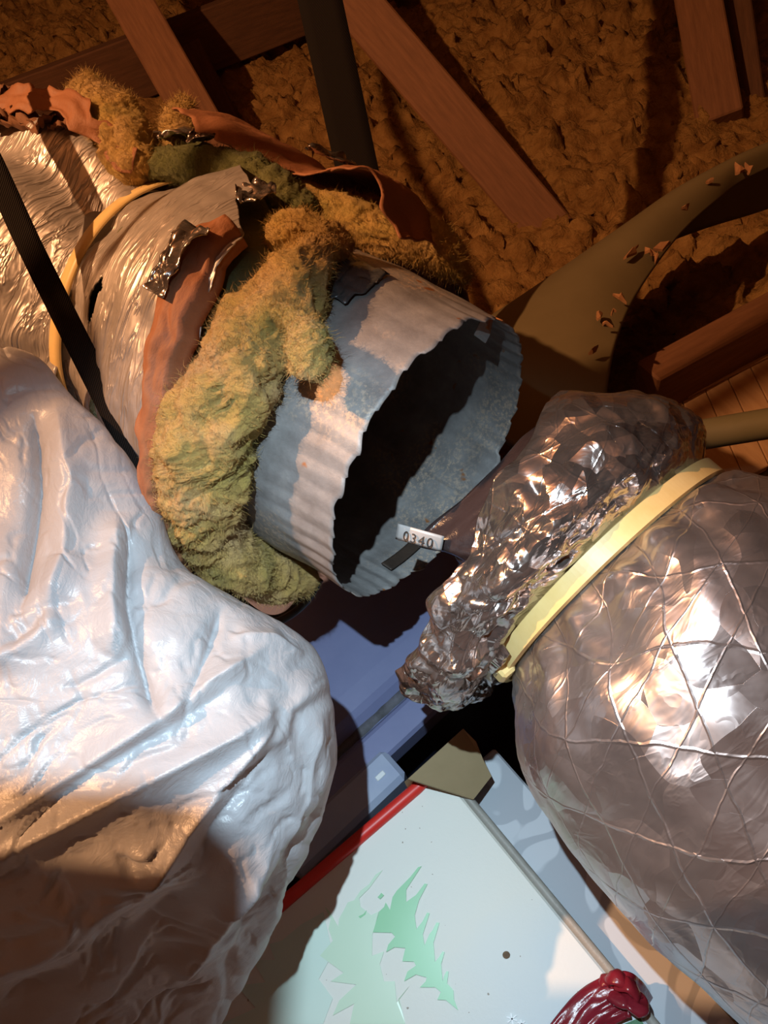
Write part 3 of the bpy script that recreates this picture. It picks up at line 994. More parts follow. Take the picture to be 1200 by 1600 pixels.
lin_r = [((866, 636), (690, 960), .548), ((872, 632), (692, 975), .545), ((900, 630), (700, 1010), .535), ((975, 650), (730, 1050), .520)]
nu, nv = 80, 260
Pg, uv, c, A, B, s, ph = ring_loft(lin_r, nu, nv, depthscale=0.9, axis=(FAXL, FAXE), reach=None)
N = normals(Pg, True)
N *= np.sign(((Pg - c[:, None]) * N).sum(-1, keepdims=True))
lowf = sstep(0.5, -0.2, np.sin(ph))[None]
Pg = Pg - N * 0.010
ds = 0.010 * lowf * (creases(Pg * np.array([1, 1, 1]) * 45, 3, 89) - 0.35) + 0.002 * fbm(Pg * 25, 2, 90)
Pg = Pg + N * ds[..., None]
# ragged lip pulled out towards the steel sleeve
pull = np.exp(-((ph + 0.12) / 0.26) ** 2)[None] * np.exp(-s / 0.02)[:, None]
Pg = Pg + (pull * 0.045)[..., None] * ((P(620, 840, .50) - P(720, 790, .50)) / np.linalg.norm(P(620, 840, .50) - P(720, 790, .50)))
mesh_obj('plastic_liner', Pg, grid_faces(nu, nv, True), MAT['liner'], flex, uv, label='dark plastic inner liner poking out of the foil', solid=0.0008)
# tie
tie_ph = np.radians(np.linspace(-112, 112, 120))
c0, A0, B0 = None, None, None
tp, bt = P(1110, 748, .500), P(786, 1050, .500)
c0, A0 = (tp + bt) / 2, (tp - bt) / 2
ax = FAX
B0 = np.cross(A0, ax)
B0 *= np.sign((CL - c0) @ B0) / np.linalg.norm(B0) * np.linalg.norm(A0)
ringp = c0 + np.sin(tie_ph)[:, None] * A0 + np.cos(tie_ph)[:, None] * B0
rad = (ringp - c0) / np.linalg.norm(A0)
Pt = np.stack([ringp + rad * b + ax * a_ for a_, b in ((-0.0066, 0.000), (-0.0055, 0.0040), (0.0055, 0.0040), (0.0066, 0.000), (0, -0.004))], 1)
tie = mesh_obj('cable_tie', Pt, grid_faces(120, 5, True), MAT['tie'], flex, label='wide yellowed plastic cable tie', smooth=False)
hp = P(787, 1044, .408)
e1 = (P(810, 1020, .408) - hp)
e1 /= np.linalg.norm(e1)
e3 = CL - hp
e3 -= e1 * (e1 @ e3)
e3 /= np.linalg.norm(e3)
e2 = np.cross(e3, e1)
i0 = np.argmin(np.abs(np.hypot(*(np.array(to_px(ringp)) - np.array([[796], [1036]])))))
hp = ringp[i0] + rad[i0] * 0.003
e3 = rad[i0]
e1 = ringp[i0 + 1] - ringp[i0]
e1 /= np.linalg.norm(e1)
e2 = np.cross(e3, e1)
V, F = box_from(hp - e1 * 0.008 - e2 * 0.0085 - e3 * 0.004, e1 * 0.014, e2 * 0.017, e3 * 0.011, 0.0018)
hd = mesh_obj('tie_head', V, F, MAT['tie'], tie, smooth=False)
fix_normals(hd)
V, F = box_from(hp - e1 * 0.004 - e2 * 0.003 + e3 * 0.0066, e1 * 0.006, e2 * 0.0035, e3 * 0.0008, 0.0002)
fix_normals(mesh_obj('tie_slot', V, F, MAT['card'], tie, smooth=False))
# printed silver label on the liner lip
la, lb = P(622, 818, .470), P(694, 838, .462)
lc = P(618, 842, .472)
S, Q = np.meshgrid(np.linspace(0, 1, 16), np.linspace(0, 1, 6), indexing='ij')
ldn = (CL - la) / np.linalg.norm(CL - la)
Pl = la + S[..., None] * (lb - la) + Q[..., None] * (lc - la) + (0.004 * np.sin(S * 3.1) - 0.003 * Q ** 2)[..., None] * ldn
lab = mesh_obj('printed_label', Pl, grid_faces(16, 6), MAT['label'], flex, solid=0.0005, label='small silver label printed 0340')
cu = bpy.data.curves.new('label_print', 'FONT')
cu.body = '0340'
cu.size = 0.0085
cu.space_character = 1.25
cu.extrude = 0.0001
tmp = bpy.data.objects.new('label_print', cu)
col.objects.link(tmp)
bpy.context.view_layer.update()
me = bpy.data.meshes.new_from_object(tmp.evaluated_get(bpy.context.evaluated_depsgraph_get()))
bpy.data.objects.remove(tmp)
tv = np.array([v.co[:] for v in me.vertices])
tf = [list(p.vertices) for p in me.polygons]
ux = (lb - la) / np.linalg.norm(lb - la)
uy = -(lc - la)
uy = uy - ux * (uy @ ux)
uy /= np.linalg.norm(uy)
un = np.cross(ux, uy)
un *= np.sign(un @ ldn)
base = lc + ux * 0.005 + uy * 0.0018
sx_ = tv[:, 0] / np.linalg.norm(lb - la)
TV = base + tv[:, :1] * ux + tv[:, 1:2] * uy + (0.0012 + 0.004 * np.sin(np.clip(sx_ + 0.17, 0, 1) * 3.1))[:, None] * un + tv[:, 2:3] * un
mesh_obj('label_print', TV, tf, MAT['ink'], lab, smooth=False, label='0340 printed in black')

# ------------------------------------------------------------------ white bag
prof = [(545, -60, 20, .469, .004), (560, -140, 62, .469, .010), (600, -200, 102, 0.468, 0.018), (660, -250, 150, 0.467, 0.024), (730, -290, 196, 0.466, 0.031), (810, -320, 240, 0.464, 0.041), (880, -340, 285, 0.461, 0.055), (930, -350, 365, 0.458, 0.068), (985, -356, 440, 0.456, 0.079),
        (1050, -360, 494, .455, .086), (1120, -360, 518, .452, .089), (1190, -360, 523, .45, .090), (1250, -360, 514, .452, .090), (1310, -358, 496, .458, .080), (1380, -352, 464, .468, .070), (1460, -346, 424, .482, .056), (1550, -338, 372, .498, .042), (1650, -320, 312, .515, .030), (1740, -280, 236, .525, .022), (1810, -180, 130, .53, .012), (1835, -60, 20, .53, .004)]
nu, nv = 520, 760
top = np.array([P(r, y, d) for y, l, r, d, w in prof])
bot = np.array([P(l, y, d) for y, l, r, d, w in prof])
dn = crom(np.array([[w] for y, l, r, d, w in prof]), nu)
c, A = crom((top + bot) / 2, nu), crom((top - bot) / 2, nu)
ax = np.gradient(c, axis=0)
B = np.cross(A, ax)
B /= np.linalg.norm(B, axis=1, keepdims=True)
B *= np.sign(((CL - c) * B).sum(1, keepdims=True))
ph = np.radians(np.linspace(-180, 180, nv, endpoint=False))
fr = np.where(np.cos(ph) > 0, 1.0, 0.55) * np.sign(np.cos(ph)) * np.abs(np.cos(ph)) ** 0.85
Pg = c[:, None] + np.sin(ph)[None, :, None] * A[:, None] + fr[None, :, None] * (B * dn)[:, None]
N = normals(Pg, True)
N *= np.sign(((Pg - c[:, None]) * N).sum(-1, keepdims=True))
bx, by = to_px(Pg)
front = sstep(-0.1, 0.25, np.cos(ph))[None]
ds = 0.010 * fbm(Pg * np.array([9, 9, 9]), 3, 101) + 0.0020 * (creases(Pg * 40, 3, 103) - 0.3)


def seg_fold(pts, height, width, sharp=1.0, taper=True):
    """a pulled fold or a crease along a line over the bag"""
    pts = np.array(pts, float)
    best = np.full(bx.shape, 1e9)
    tb = np.zeros(bx.shape)
    tot = np.sum(np.linalg.norm(np.diff(pts, axis=0), axis=1))
    acc = 0
    for a_, b_ in zip(pts[:-1], pts[1:]):
        d = b_ - a_
        L = np.linalg.norm(d)
        tt_ = np.clip(((bx - a_[0]) * d[0] + (by - a_[1]) * d[1]) / L ** 2, 0, 1)
        dist = np.hypot(bx - a_[0] - tt_ * d[0], by - a_[1] - tt_ * d[1])
        up = dist < best
        best = np.where(up, dist, best)
        tb = np.where(up, (acc + tt_ * L) / tot, tb)
        acc += L
    prof_ = np.exp(-(best / width) ** sharp)
    if taper:
        prof_ = prof_ * np.clip(np.minimum(tb, 1 - tb) * 6, 0.0, 1)
    return height * prof_ * front


for args in (
    ([(430, 1000), (300, 1090), (170, 1175), (-40, 1310)], 0.013, 26, 1.2),
    ([(455, 1092), (330, 1165), (210, 1225), (60, 1300), (-60, 1370)], 0.012, 24, 1.2),
    ([(380, 1060), (250, 1145), (120, 1220), (0, 1290)], -0.008, 22, 1.3),
    ([(440, 1112), (330, 1240), (285, 1300), (245, 1345), (215, 1390)], 0.010, 16, 1.1),
    ([(430, 1160), (350, 1260), (300, 1340)], -0.006, 18, 1.2),
    ([(205, 830), (200, 930), (212, 1010), (240, 1110), (262, 1135)], -0.013, 13, 1.1),
    ([(180, 800), (175, 930), (190, 1030)], 0.010, 26, 1.4),
    ([(352, 940), (330, 1010), (300, 1080), (283, 1118)], -0.007, 10, 1.1),
    ([(52, 640), (60, 760), (44, 860), (22, 960)], -0.013, 14, 1.1),
    ([(85, 620), (110, 760), (100, 880), (60, 980)], 0.011, 28, 1.4),
    ([(95, 960), (50, 1000), (-20, 1040)], 0.008, 20, 1.3),
    ([(0, 1010), (70, 950), (130, 935)], -0.006, 16, 1.2),
    ([(360, 990), (420, 1000), (470, 1030)], 0.006, 14, 1.2),
    ([(300, 1300), (180, 1390), (40, 1470), (-60, 1520)], 0.012, 40, 1.5),
    ([(320, 1360), (240, 1440), (100, 1530), (-40, 1600)], -0.010, 34, 1.4),
    ([(430, 1290), (400, 1350), (340, 1450), (260, 1560)], 0.008, 22, 1.2),
    ([(490, 1180), (470, 1290), (400, 1420), (350, 1530)], -0.005, 16, 1.2),
    ([(500, 1120), (480, 1250), (430, 1370)], 0.005, 12, 1.1),
    ([(395, 1350), (360, 1400), (330, 1420)], 0.007, 9, 1.0),
):
    ds = ds + seg_fold(*args)
# small pleats hanging from the stretched top edge on the right
ds = ds + 0.0022 * front * np.sin(bx * 0.10 + by * 0.045 + 3 * fbm(np.stack([bx / 80, by / 80, bx * 0], -1), 2, 105)) * sstep(330, 470, bx) * sstep(1000, 1150, by)
# crisp stretch lines of the thin film, running with the long folds below and hanging in the upper part
lowp = sstep(960, 1060, by + 0.25 * bx)
wz = fbm(np.stack([bx / 120, by / 120, bx * 0], -1), 2, 111)
patch = sstep(-0.5, 0.4, fbm(np.stack([bx / 200, by / 200, bx * 0 + 3], -1), 2, 113))
for (ca, sa, wgt, amp_, sd) in ((0.80, -0.60, lowp, 0.0055, 112), (0.22, 0.975, 1 - lowp, 0.0050, 115)):
    along, across = bx * ca + by * sa, -bx * sa + by * ca
    cr = creases(np.stack([along / 190 + wz * 0.5, across / 38 + wz, bx * 0], -1), 3, sd, 0.55)
    ds = ds - amp_ * front * wgt * patch * (0.30 - np.minimum(cr, 0.30)) / 0.30
cr2 = creases(np.stack([bx / 42 + wz, by / 42, bx * 0], -1), 2, 114, 0.5)
ds = ds - 0.0016 * front * (0.25 - np.minimum(cr2, 0.25)) / 0.25
Pg = Pg + N * ds[..., None]
mesh_obj('trash_bag', Pg, grid_faces(nu, nv, True), MAT['bag'], label='stuffed white plastic trash bag with long pulled folds', cat='bag')

# ------------------------------------------------------------------ blue storage bin
LZ = 0.352


def hz(px, py, z):
    return G(px, py, z)


e_a, e_b = hz(545, 1240, LZ), hz(688, 1106, LZ)
u = (e_b - e_a) / np.linalg.norm(e_b - e_a)          # along the near edge
v = np.array([-u[1], u[0], 0])
if v @ (hz(450, 1000, LZ) - e_a) < 0:
    v = -v                                            # into the lid
bin_ = thing('storage_bin', [*(e_a + v * 0.2 + u * 0.1)[:2], 0.0], 'lavender-blue plastic storage bin with lid, beneath the open duct end', 'bin')
o_ = e_a - u * 0.26
Lu, Lv = 0.58, 0.42
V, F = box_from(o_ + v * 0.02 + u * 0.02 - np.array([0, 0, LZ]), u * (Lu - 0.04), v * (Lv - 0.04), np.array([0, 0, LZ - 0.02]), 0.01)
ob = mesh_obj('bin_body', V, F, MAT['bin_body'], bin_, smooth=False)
fix_normals(ob)
# lid: one solid with lip, gutter and raised centre, swept round a rectangle as nested loops
loops = [(0.000, -0.030), (0.000, -0.004), (0.003, 0.0), (0.026, 0.0), (0.030, -0.002), (0.034, -0.009), (0.044, -0.009), (0.050, -0.001), (0.056, 0.004), (0.075, 0.005)]
V, F = [], []
for ins, dz in loops:
    r_ = max(0.002, 0.02 - ins * 0.2)
    lp = []
    for (cu_, cv_, a0) in ((ins + r_, ins + r_, 180), (Lu - ins - r_, ins + r_, 270), (Lu - ins - r_, Lv - ins - r_, 0), (ins + r_, Lv - ins - r_, 90)):
        for q_ in range(7):
            an = math.radians(a0 + 90 * q_ / 6)
            lp.append(o_ + u * (cu_ + r_ * math.cos(an)) + v * (cv_ + r_ * math.sin(an)) + np.array([0, 0, dz]))
    V += lp
m_ = 28
for k_ in range(len(loops) - 1):
    for j in range(m_):
        F.append([k_ * m_ + j, k_ * m_ + (j + 1) % m_, (k_ + 1) * m_ + (j + 1) % m_, (k_ + 1) * m_ + j])
F.append([(len(loops) - 1) * m_ + j for j in range(m_)])
F.append([j for j in range(m_)][::-1])
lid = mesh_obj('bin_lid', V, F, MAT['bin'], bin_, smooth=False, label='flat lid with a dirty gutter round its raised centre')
fix_normals(lid)
# dirt lying in the gutter
pts = [o_ + u * q_ + v * 0.039 + np.array([0, 0, -0.0085]) for q_ in np.linspace(0.05, Lu - 0.06, 60)]
wv_ = np.array([v * (0.0040 + 0.0010 * random.random()) for q_ in range(60)])
Pd = np.stack([np.array(pts) - wv_, np.array(pts) + wv_ + np.array([0, 0, 0.0008]), np.array(pts) + wv_ + np.array([0, 0, -0.003]), np.array(pts) - wv_ - np.array([0, 0, 0.003])], 1)
mesh_obj('gutter_dirt', Pd, grid_faces(60, 4, True), MAT['grime'], lid)
# clip on handle
h0 = hz(607, 1178, LZ)
h0 = e_a + u * ((h0 - e_a) @ u)
V, F = box_from(h0 - u * 0.13 - v * 0.026 + np.array([0, 0, -0.045]), u * 0.13, v * 0.036, np.array([0, 0, 0.049]), 0.005)
la_ = mesh_obj('latch', V, F, MAT['latch'], bin_, smooth=False, label='paler blue clip-on handle')
fix_normals(la_)
V, F = box_from(h0 - u * 0.024 - v * 0.012 + np.array([0, 0, 0.004]), u * 0.010, v * 0.005, np.array([0, 0, 0.0016]), 0.0006)
fix_normals(mesh_obj('latch_nub', V, F, MAT['snow'], la_, smooth=False))

# ------------------------------------------------------------------ printed gift box
GZ = 0.385
g0, g1 = hz(690, 1203, GZ), hz(432, 1425, GZ)
gu = (g1 - g0) / np.linalg.norm(g1 - g0)              # along the red edge
gv = np.array([-gu[1], gu[0], 0])
if gv @ (hz(900, 1480, GZ) - g0) < 0:
    gv = -gv
gift = thing('gift_box', [*(g0 + gu * 0.15 + gv * 0.2)[:2], 0], 'white gift box with red edge and printed green fir trees', 'box')
GU, GV = 0.34, 0.46
V, F = box_from(g0 + [0, 0, -GZ], gu * GU, gv * GV, np.array([0, 0, GZ - 0.0005]), 0.003)
uvg = np.stack([(V - g0) @ gu, (V - g0) @ gv], -1)
ob = mesh_obj('carton', V, F, MAT['gift'], gift, uvg, smooth=False)
fix_normals(ob)


def edge_roll(name, a_, b_, r, mat, parent, flat=1.0):
    pth = np.array([a_ + (b_ - a_) * q_ for q_ in np.linspace(0, 1, 14)])
    rr = np.full(14, r)
    rr[0] = rr[-1] = r * 0.6
    Pg_, F_ = tube(pth, rr, 14)
    return mesh_obj(name, Pg_, F_, mat, parent)


edge_roll('red_edge', g0 - gv * 0.002 - gu * 0.0, g0 - gv * 0.002 + gu * GU, 0.0055, MAT['red'], gift).__setitem__('label', 'glossy red edge band')
edge_roll('side_edge', g0 - gu * 0.0025 + gv * 0.004 - np.array([0, 0, 0.003]), g0 - gu * 0.0025 + gv * GV - np.array([0, 0, 0.003]), 0.0038, MAT['box_edge'], gift)


def print_shape(name, pix, mat, dz, label=None):
    pts_ = np.array([hz(x, y, GZ + dz) for x, y in pix])
    n_ = len(pts_)
    V_ = np.vstack([pts_, pts_ - [0, 0, 0.0003]])
    import bmesh
    bm = bmesh.new()
    vs_ = [bm.verts.new(((p_ - ORG[gift.name])).tolist()) for p_ in pts_]
    f_ = bm.faces.new(vs_)
    bm.normal_update()
    if f_.normal.z < 0:
        f_.normal_flip()
    bmesh.ops.triangulate(bm, faces=[f_])
    me_ = bpy.data.meshes.new(name)
    bm.normal_update()
    bm.to_mesh(me_)
    bm.free()
    me_.materials.append(mat)
    o = bpy.data.objects.new(name, me_)
    col.objects.link(o)
    o.parent = gift
    ORG[o.name] = ORG[gift.name]
    md = o.modifiers.new('thickness', 'SOLIDIFY')
    md.thickness = 0.0003
    md.offset = 0
    tag(o, label)
    return o


Z8 = lambda L: [(420 + x / 3.0, 1320 + y / 3.0) for x, y in L]
tree = Z8([(888, 776), (868, 724), (866, 684), (857, 672), (836, 650), (843, 594), (832, 592), (822, 615), (815, 640), (808, 560), (824, 503), (814, 500), (796, 530), (779, 548), (772, 460), (800, 366),
           (786, 364), (768, 400), (752, 420), (730, 472), (722, 420), (754, 320), (742, 318), (720, 360), (692, 395), (684, 330), (704, 260), (744, 184), (730, 182), (690, 235), (644, 268), (644, 210), (716, 100),
           (700, 105), (664, 150), (630, 185), (600, 215), (580, 245), (568, 305), (548, 270), (540, 292), (518, 312), (488, 410), (575, 412), (592, 430), (560, 468), (550, 503), (590, 480), (640, 484), (626, 546), (680, 548), (690, 566), (650, 594), (634, 640), (690, 608), (740, 622), (736, 640), (708, 668), (780, 668), (806, 690), (790, 726), (830, 728)])
print_shape('tree_print', tree, MAT['tree'], 0.0010, 'green printed fir tree')
pale = Z8([(534, 118), (500, 140), (470, 185), (430, 215), (400, 260), (370, 270), (350, 310), (330, 345), (325, 384), (290, 320), (262, 290), (290, 350), (280, 395), (300, 450), (240, 520), (350, 600), (290, 640), (410, 655), (330, 730), (300, 800), (400, 745),
           (380, 840), (640, 840), (610, 720), (660, 660), (600, 740), (590, 640), (540, 640), (520, 560), (540, 500), (484, 520), (486, 420), (492, 400), (516, 312), (480, 330), (430, 290), (424, 250), (470, 205)])
print_shape('tree_print', pale, MAT['tree_pale'], 0.0006, 'pale green printed fir tree')
print_shape('tree_print', [(505, 1425), (470, 1445), (440, 1470), (420, 1475), (430, 1500), (395, 1500), (415, 1535), (370, 1540), (400, 1575), (345, 1600), (505, 1600), (520, 1560), (498, 1530), (520, 1490)], MAT['tree_faint'], 0.0004, 'faint green printed fir tree')
for pts_ in ([(590, 1402), (596, 1395), (600, 1399), (594, 1405)], [(560, 1432), (568, 1428), (573, 1422), (571, 1429), (563, 1435)]):
    print_shape('print_fleck', pts_, MAT['tree'], 0.0008)
for cx_, cy_, r_ in ((800, 1592, 9), (815, 1600, 7)):
    for a0 in range(3):
        an = math.radians(60 * a0 + 20)
        dx, dy = math.cos(an), math.sin(an)
        print_shape('snowflake_print', [(cx_ - dx * r_ - dy, cy_ - dy * r_ + dx), (cx_ + dx * r_ - dy, cy_ + dy * r_ + dx), (cx_ + dx * r_ + dy, cy_ + dy * r_ - dx), (cx_ - dx * r_ + dy, cy_ - dy * r_ - dx)], MAT['snow'], 0.0008)
print_shape('stain_spot', [(791 + 6 * math.cos(q_) , 1492 + 6 * math.sin(q_)) for q_ in np.linspace(0, 6.0, 12)], MAT['speck'], 0.0010)

# maroon ribbon tied over the box corner
nu, nv = 70, 30
S, Q = np.meshgrid(np.linspace(0, 1, nu), np.linspace(-1, 1, nv), indexing='ij')
ra = np.array([hz(860, 1660, GZ), hz(918, 1585, GZ), hz(966, 1556, GZ), hz(985, 1560, GZ - 0.012), hz(1005, 1590, GZ - 0.06)])
pr = crom(ra, nu)
Tn = np.gradient(pr, axis=0)
Tn /= np.linalg.norm(Tn, axis=1, keepdims=True)
wv = np.cross(Tn, np.array([0, 0, 1.0]))
wv /= np.linalg.norm(wv, axis=1, keepdims=True)
Pr = pr[:, None] + wv[:, None] * (Q * 0.014)[..., None]
hgt = 0.005 + 0.004 * (1 - Q ** 2) + 0.0045 * creases(np.stack([S * 4, Q * 2.2, S * 0], -1), 3, 121) + 0.006 * np.exp(-((S - 0.62) / 0.08) ** 2)
Pr[..., 2] += hgt
mesh_obj('ribbon', Pr, grid_faces(nu, nv), MAT['maroon'], gift, solid=0.0012, label='glossy maroon ribbon wrapped over the box corner')
for kk, (x_, y_) in enumerate(((966, 1546), (985, 1556))):
    cen = hz(x_, y_, GZ + 0.012)
    loop_ = [cen + gu * 0.006 * math.cos(q_) * (1 - 0.3 * kk) + gv * 0.008 * math.sin(q_) + np.array([0, 0, 0.004 * math.sin(q_ * 2)]) for q_ in np.linspace(0, 5.6, 30)]
    Pk, Fk = tube(np.array(loop_), 0.0062, 12, True, 0.55)
    Pk = Pk + 0.0015 * np.stack([vnoise(Pk * 200, 5), vnoise(Pk * 200, 6), vnoise(Pk * 200, 7)], -1)
    mesh_obj('ribbon_knot', Pk, Fk, MAT['maroon'], gift)
print_shape('green_tape', [(975, 1600), (1000, 1590), (1030, 1640), (1000, 1660)], MAT['green_tape'], 0.0012)

# ------------------------------------------------------------------ box with scroll print, cardboard flap
SZ = 0.345
s0 = hz(772, 1168, SZ)
sv = gv
su = gu
wd = max(0.05, float(su @ (g0 - s0)) - 0.010)
V, F = box_from(s0 + sv * 0.0 + [0, 0, -SZ], sv * 0.46, su * wd, np.array([0, 0, SZ]), 0.002)
o = mesh_obj('patterned_box', V, F, MAT['scroll'], None, np.stack([(V - s0) @ sv, (V - s0) @ su], -1), smooth=False,
             label='pale grey box with swirling scroll print, squeezed between gift box and foil duct', cat='box')
fix_normals(o)
# cardboard carton with a raised flap
cz = 0.36
cb = thing('cardboard_box', [*hz(715, 1190, 0.2)[:2], 0], 'tan cardboard carton flap sticking up behind the gift box corner', 'box')
fl_ = [P(636, 1218, .625), P(722, 1140, .66), P(742, 1160, .655), P(752, 1186, .65), P(766, 1214, .645), P(738, 1250, .63)]
fv = np.array(fl_)
nrm = np.cross(fv[1] - fv[0], fv[4] - fv[0])
nrm /= np.linalg.norm(nrm)
V = np.vstack([fv, fv - nrm * 0.003])
n_ = len(fv)
F = [list(range(n_)), [n_ + j for j in range(n_)][::-1]] + [[j, n_ + j, n_ + (j + 1) % n_, (j + 1) % n_] for j in range(n_)]
fix_normals(mesh_obj('flap', V, F, MAT['card'], cb, smooth=False))
low = fv.copy()
low[:, 2] = 0.0
V = np.vstack([fv[[0, 1]], low[[0, 1]], fv[[0, 1]] + su * 0.003, low[[0, 1]] + su * 0.003])
fix_normals(mesh_obj('side_panel', V, [[0, 1, 3, 2], [4, 6, 7, 5], [0, 4, 5, 1], [2, 3, 7, 6], [0, 2, 6, 4], [1, 5, 7, 3]], MAT['card'], cb, smooth=False))

# ------------------------------------------------------------------ cables
for pts_, lb_ in (([P(500, 905, .66), P(478, 940, .665), P(452, 962, .67), P(425, 972, .67), P(380, 965, .665), P(320, 930, .66)], 'black cable curling out from under the wool, upper one'),
                  ([P(490, 900, .67), P(470, 935, .68), P(448, 960, .685), P(420, 966, .685), P(390, 950, .68), P(330, 900, .67)], 'black cable curling out from under the wool, lower one')):
    Pc, Fc = tube(crom(np.array(pts_), 60), 0.0035, 12)
    mesh_obj('cable', Pc, Fc, MAT['cable'], label=lb_, cat='cable', group='black cables under the duct')

# ------------------------------------------------------------------ olive curved sheet
OZ = 0.36
outer = [(560, 560), (640, 500), (725, 452), (800, 415), (880, 374), (960, 333), (1040, 292), (1120, 262), (1200, 238), (1320, 200), (1480, 170)]
inner = [(930, 800), (936, 700), (944, 620), (956, 550), (980, 484), (1016, 424), (1060, 366), (1110, 318), (1160, 280), (1260, 240), (1440, 205)]
no, ni = 120, 40
po = crom(np.array([hz(x, y, OZ) for x, y in outer]), no)
pi_ = crom(np.array([hz(x, y, OZ) for x, y in inner]), no)
S = np.linspace(0, 1, ni)[None, :, None]
Pg = po[:, None] * (1 - S) + pi_[:, None] * S
Pg[..., 2] += 0.03 * np.sin(S[..., 0] * 3.1) - 0.10 * (1 - S[..., 0]) ** 4
sheet = mesh_obj('curved_sheet', Pg, grid_faces(no, ni), MAT['olive'], solid=0.012, label='olive green curved metal sheet strewn with bark chips', cat='sheet')
fix_normals(sheet)
for cx_, cy_, sz in ((985, 402, 26), (1010, 396, 22), (1035, 388, 22), (1024, 408, 16), (968, 470, 16), (935, 498, 20), (950, 512, 12), (960, 490, 12), (1150, 270, 24), (1168, 268, 14), (1108, 286, 8), (1070, 330, 12), (926, 552, 12)):
    b0 = hz(cx_, cy_, OZ + 0.030)
    r_ = sz / FPX * 1.0
    n_ = 7
    an = np.sort(rng.uniform(0, 2 * np.pi, n_))
    rr = rng.uniform(0.35, 1.0, n_) * r_ * 0.6
    d_ = rng.uniform(0, 3.1)
    e_ = np.array([math.cos(d_), math.sin(d_), 0])
    f_ = np.array([-e_[1], e_[0], 0])
    top_ = np.array([b0 + e_ * (math.cos(a_) * q_ * 1.5) + f_ * (math.sin(a_) * q_ * 0.6) + np.array([0, 0, rng.uniform(0.002, 0.012)]) for a_, q_ in zip(an, rr)])
    V = np.vstack([top_, top_ - [0, 0, 0.004], [top_.mean(0) + [0, 0, 0.004]]])
    F = [[j, (j + 1) % n_, 2 * n_] for j in range(n_)] + [[j, n_ + j, n_ + (j + 1) % n_, (j + 1) % n_] for j in range(n_)] + [[n_ + j for j in range(n_)][::-1]]
    o = mesh_obj('bark_chip', V, F, MAT['chip'], smooth=False, label='small reddish-brown bark chip lying on the olive sheet', cat='chip', group='bark chips on the olive sheet')
    fix_normals(o)

# ------------------------------------------------------------------ olive pipe
Pc, Fc = tube(np.array([P(1040, 690, .80), P(1080, 682, .80), P(1140, 672, .79), P(1200, 662, .78), P(1330, 640, .76), P(1900, 540, .70)]), 0.0165, 24)
mesh_obj('pipe', Pc, Fc, MAT['pipe'], label='olive plastic pipe passing behind the foil duct', cat='pipe')

# ------------------------------------------------------------------ timbers
beam('truss_web', P(150, -95, 1.52), P(345, 250, 1.48), 0.086, 0.038, MAT['wood'], label='orange-brown sloping truss web nearest the foil jacket', grow=0.55, cat='timber', group='truss timbers')
beam('truss_web', P(290, 80, 1.80), P(400, 300, 1.72), 0.086, 0.038, MAT['wood_dark'], label='short dark bar standing in for the shadow of the nearest truss web', cat='timber', group='truss timbers')  # solid dark bar in place of the shadow cast by the nearest web
beam('truss_chord', P(-160, 250, 1.72), P(640, -60, 1.98), 0.135, 0.04, MAT['wood_dark'], tilt=0.25, label='dark chord timber crossing behind the webs at upper left', cat='timber', group='truss timbers')
beam('truss_web', P(500, -60, 1.40), P(880, 385, 1.45), 0.088, 0.038, MAT['wood'], label='long red-brown truss web slanting down to the olive sheet', grow=0.55, cat='timber', group='truss timbers')
beam('truss_web', P(900, -40, 1.9), P(985, 22, 1.9), 0.06, 0.038, MAT['wood_dark'], grow=0.4, label='stub of truss web at the top edge', cat='timber', group='truss timbers')
beam('truss_web', P(1075, -90, 1.55), P(1125, 190, 1.50), 0.088, 0.038, MAT['wood'], label='upright truss web at upper right, wider front one', grow=0.55, cat='timber', group='truss timbers')
beam('truss_web', P(1130, -90, 1.60), P(1172, 222, 1.55), 0.075, 0.038, MAT['wood_dark'], label='upright truss web at upper right, darker rear one', grow=0.55, cat='timber', group='truss timbers')
beam('floor_joist', hz(1000, 640, 0.20), hz(1400, 420, 0.20), 0.045, 0.16, MAT['wood'], face=(0, 0, 1), label='floor joist beyond the slatted panel', cat='timber')
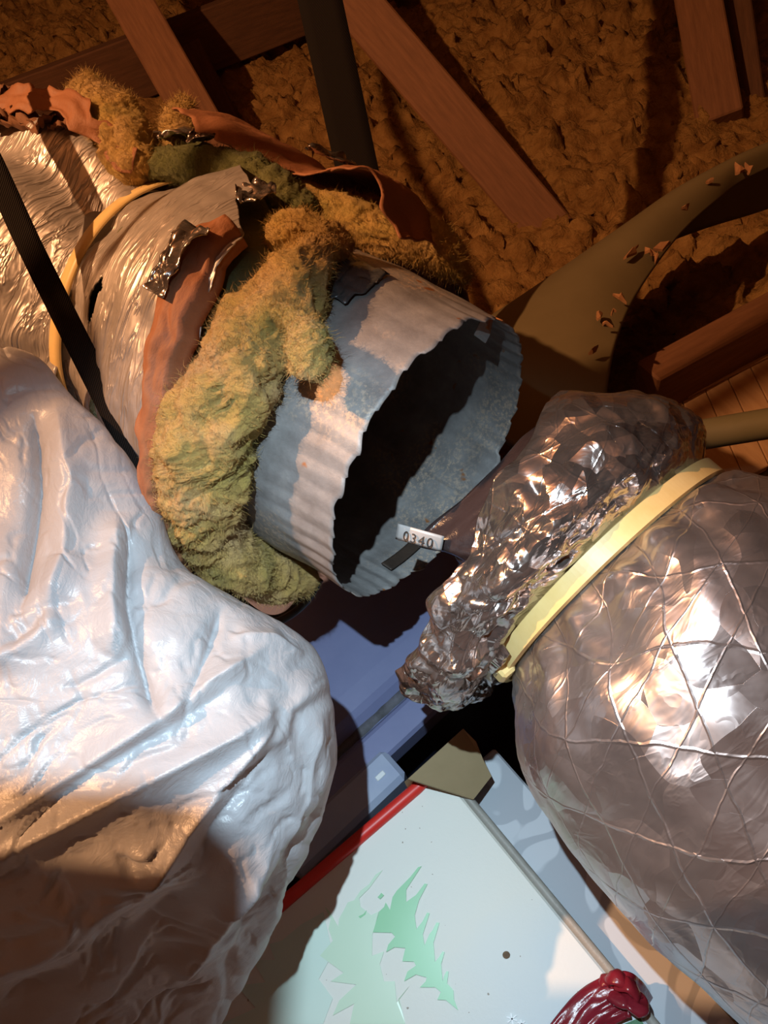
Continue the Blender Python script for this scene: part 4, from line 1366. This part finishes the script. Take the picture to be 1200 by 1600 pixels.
# panel of planks
pz = 0.20
a0, a1 = hz(1040, 640, pz), hz(1200, 560, pz)
pu = (a1 - a0) / np.linalg.norm(a1 - a0)
b0 = hz(1090, 760, pz)
pv = np.array([pu[1], -pu[0], 0])
if pv @ (b0 - a0) < 0:
    pv = -pv
panel = thing('plank_panel', [*(a0 + pu * 0.1 + pv * 0.1)[:2], pz - 0.02], 'light brown panel of narrow planks under the olive pipe', 'panel')
sk = (hz(1145, 690, pz) - hz(1110, 612, pz))
sk = sk / abs(sk @ pv)
V, F = box_from(a0 - pu * 0.25 - pv * 0.006 + [0, 0, -0.012], pu * 0.75, pv * 0.006, np.array([0, 0, 0.016]), 0.001)
fix_normals(mesh_obj('edge_strip', V, F, MAT['plank'], panel, smooth=False))
for q_ in range(16):
    o_p = a0 - pu * 0.25 + pu * (0.040 * q_) + [0, 0, -0.012]
    V, F = box_from(o_p, pu * 0.0385, sk * 0.15, np.array([0, 0, 0.012]), 0.0012)
    fix_normals(mesh_obj('plank', V, F, MAT['plank'], panel, box_uv(V, F, sk, pu * 0.04, np.array([0, 0, 0.01])), smooth=False))

# ------------------------------------------------------------------ crumpled paper debris at the upper left of the jacket
for q_, (tc, pc, r_, sz) in enumerate(((0.36, 34, 0.160, 0.020), (0.40, 34, 0.162, 0.022), (0.44, 33, 0.165, 0.022), (0.42, 40, 0.172, 0.018), (0.34, 34, 0.158, 0.012))):
    c_ = D(tc, pc, r_)
    S, Q = np.meshgrid(np.linspace(-1, 1, 16), np.linspace(-1, 1, 16), indexing='ij')
    d1 = D(tc + 0.01, pc, r_) - c_
    d1 /= np.linalg.norm(d1)
    d2 = D(tc, pc + 3, r_) - c_
    d2 /= np.linalg.norm(d2)
    d3 = np.cross(d1, d2)
    Pc = c_ + sz * (S[..., None] * d1 * 1.4 + Q[..., None] * d2 * 0.6) + (sz * 1.3 * (creases(np.stack([S * 1.7 + q_ * 5, Q * 1.7, S * 0], -1), 3, 140 + q_) - 0.3))[..., None] * d3
    mesh_obj('paper_scrap', Pc, grid_faces(16, 16), MAT['wood'], duct, np.stack([S * 0.02, Q * 0.02], -1).reshape(-1, 2), solid=0.0008)

# ------------------------------------------------------------------ unseen board beside the viewer, added to shade the lower bag
beam('shade_board', cw([-0.0635, -0.0065, -0.082]), cw([-1.30, 0.03, -0.16]), 0.115, 0.020, MAT['wood_dark'], face=cw([0, 0, 1]) - CL, bev=0.006, label='dark board added out of view to shade the lower bag', cat='timber')
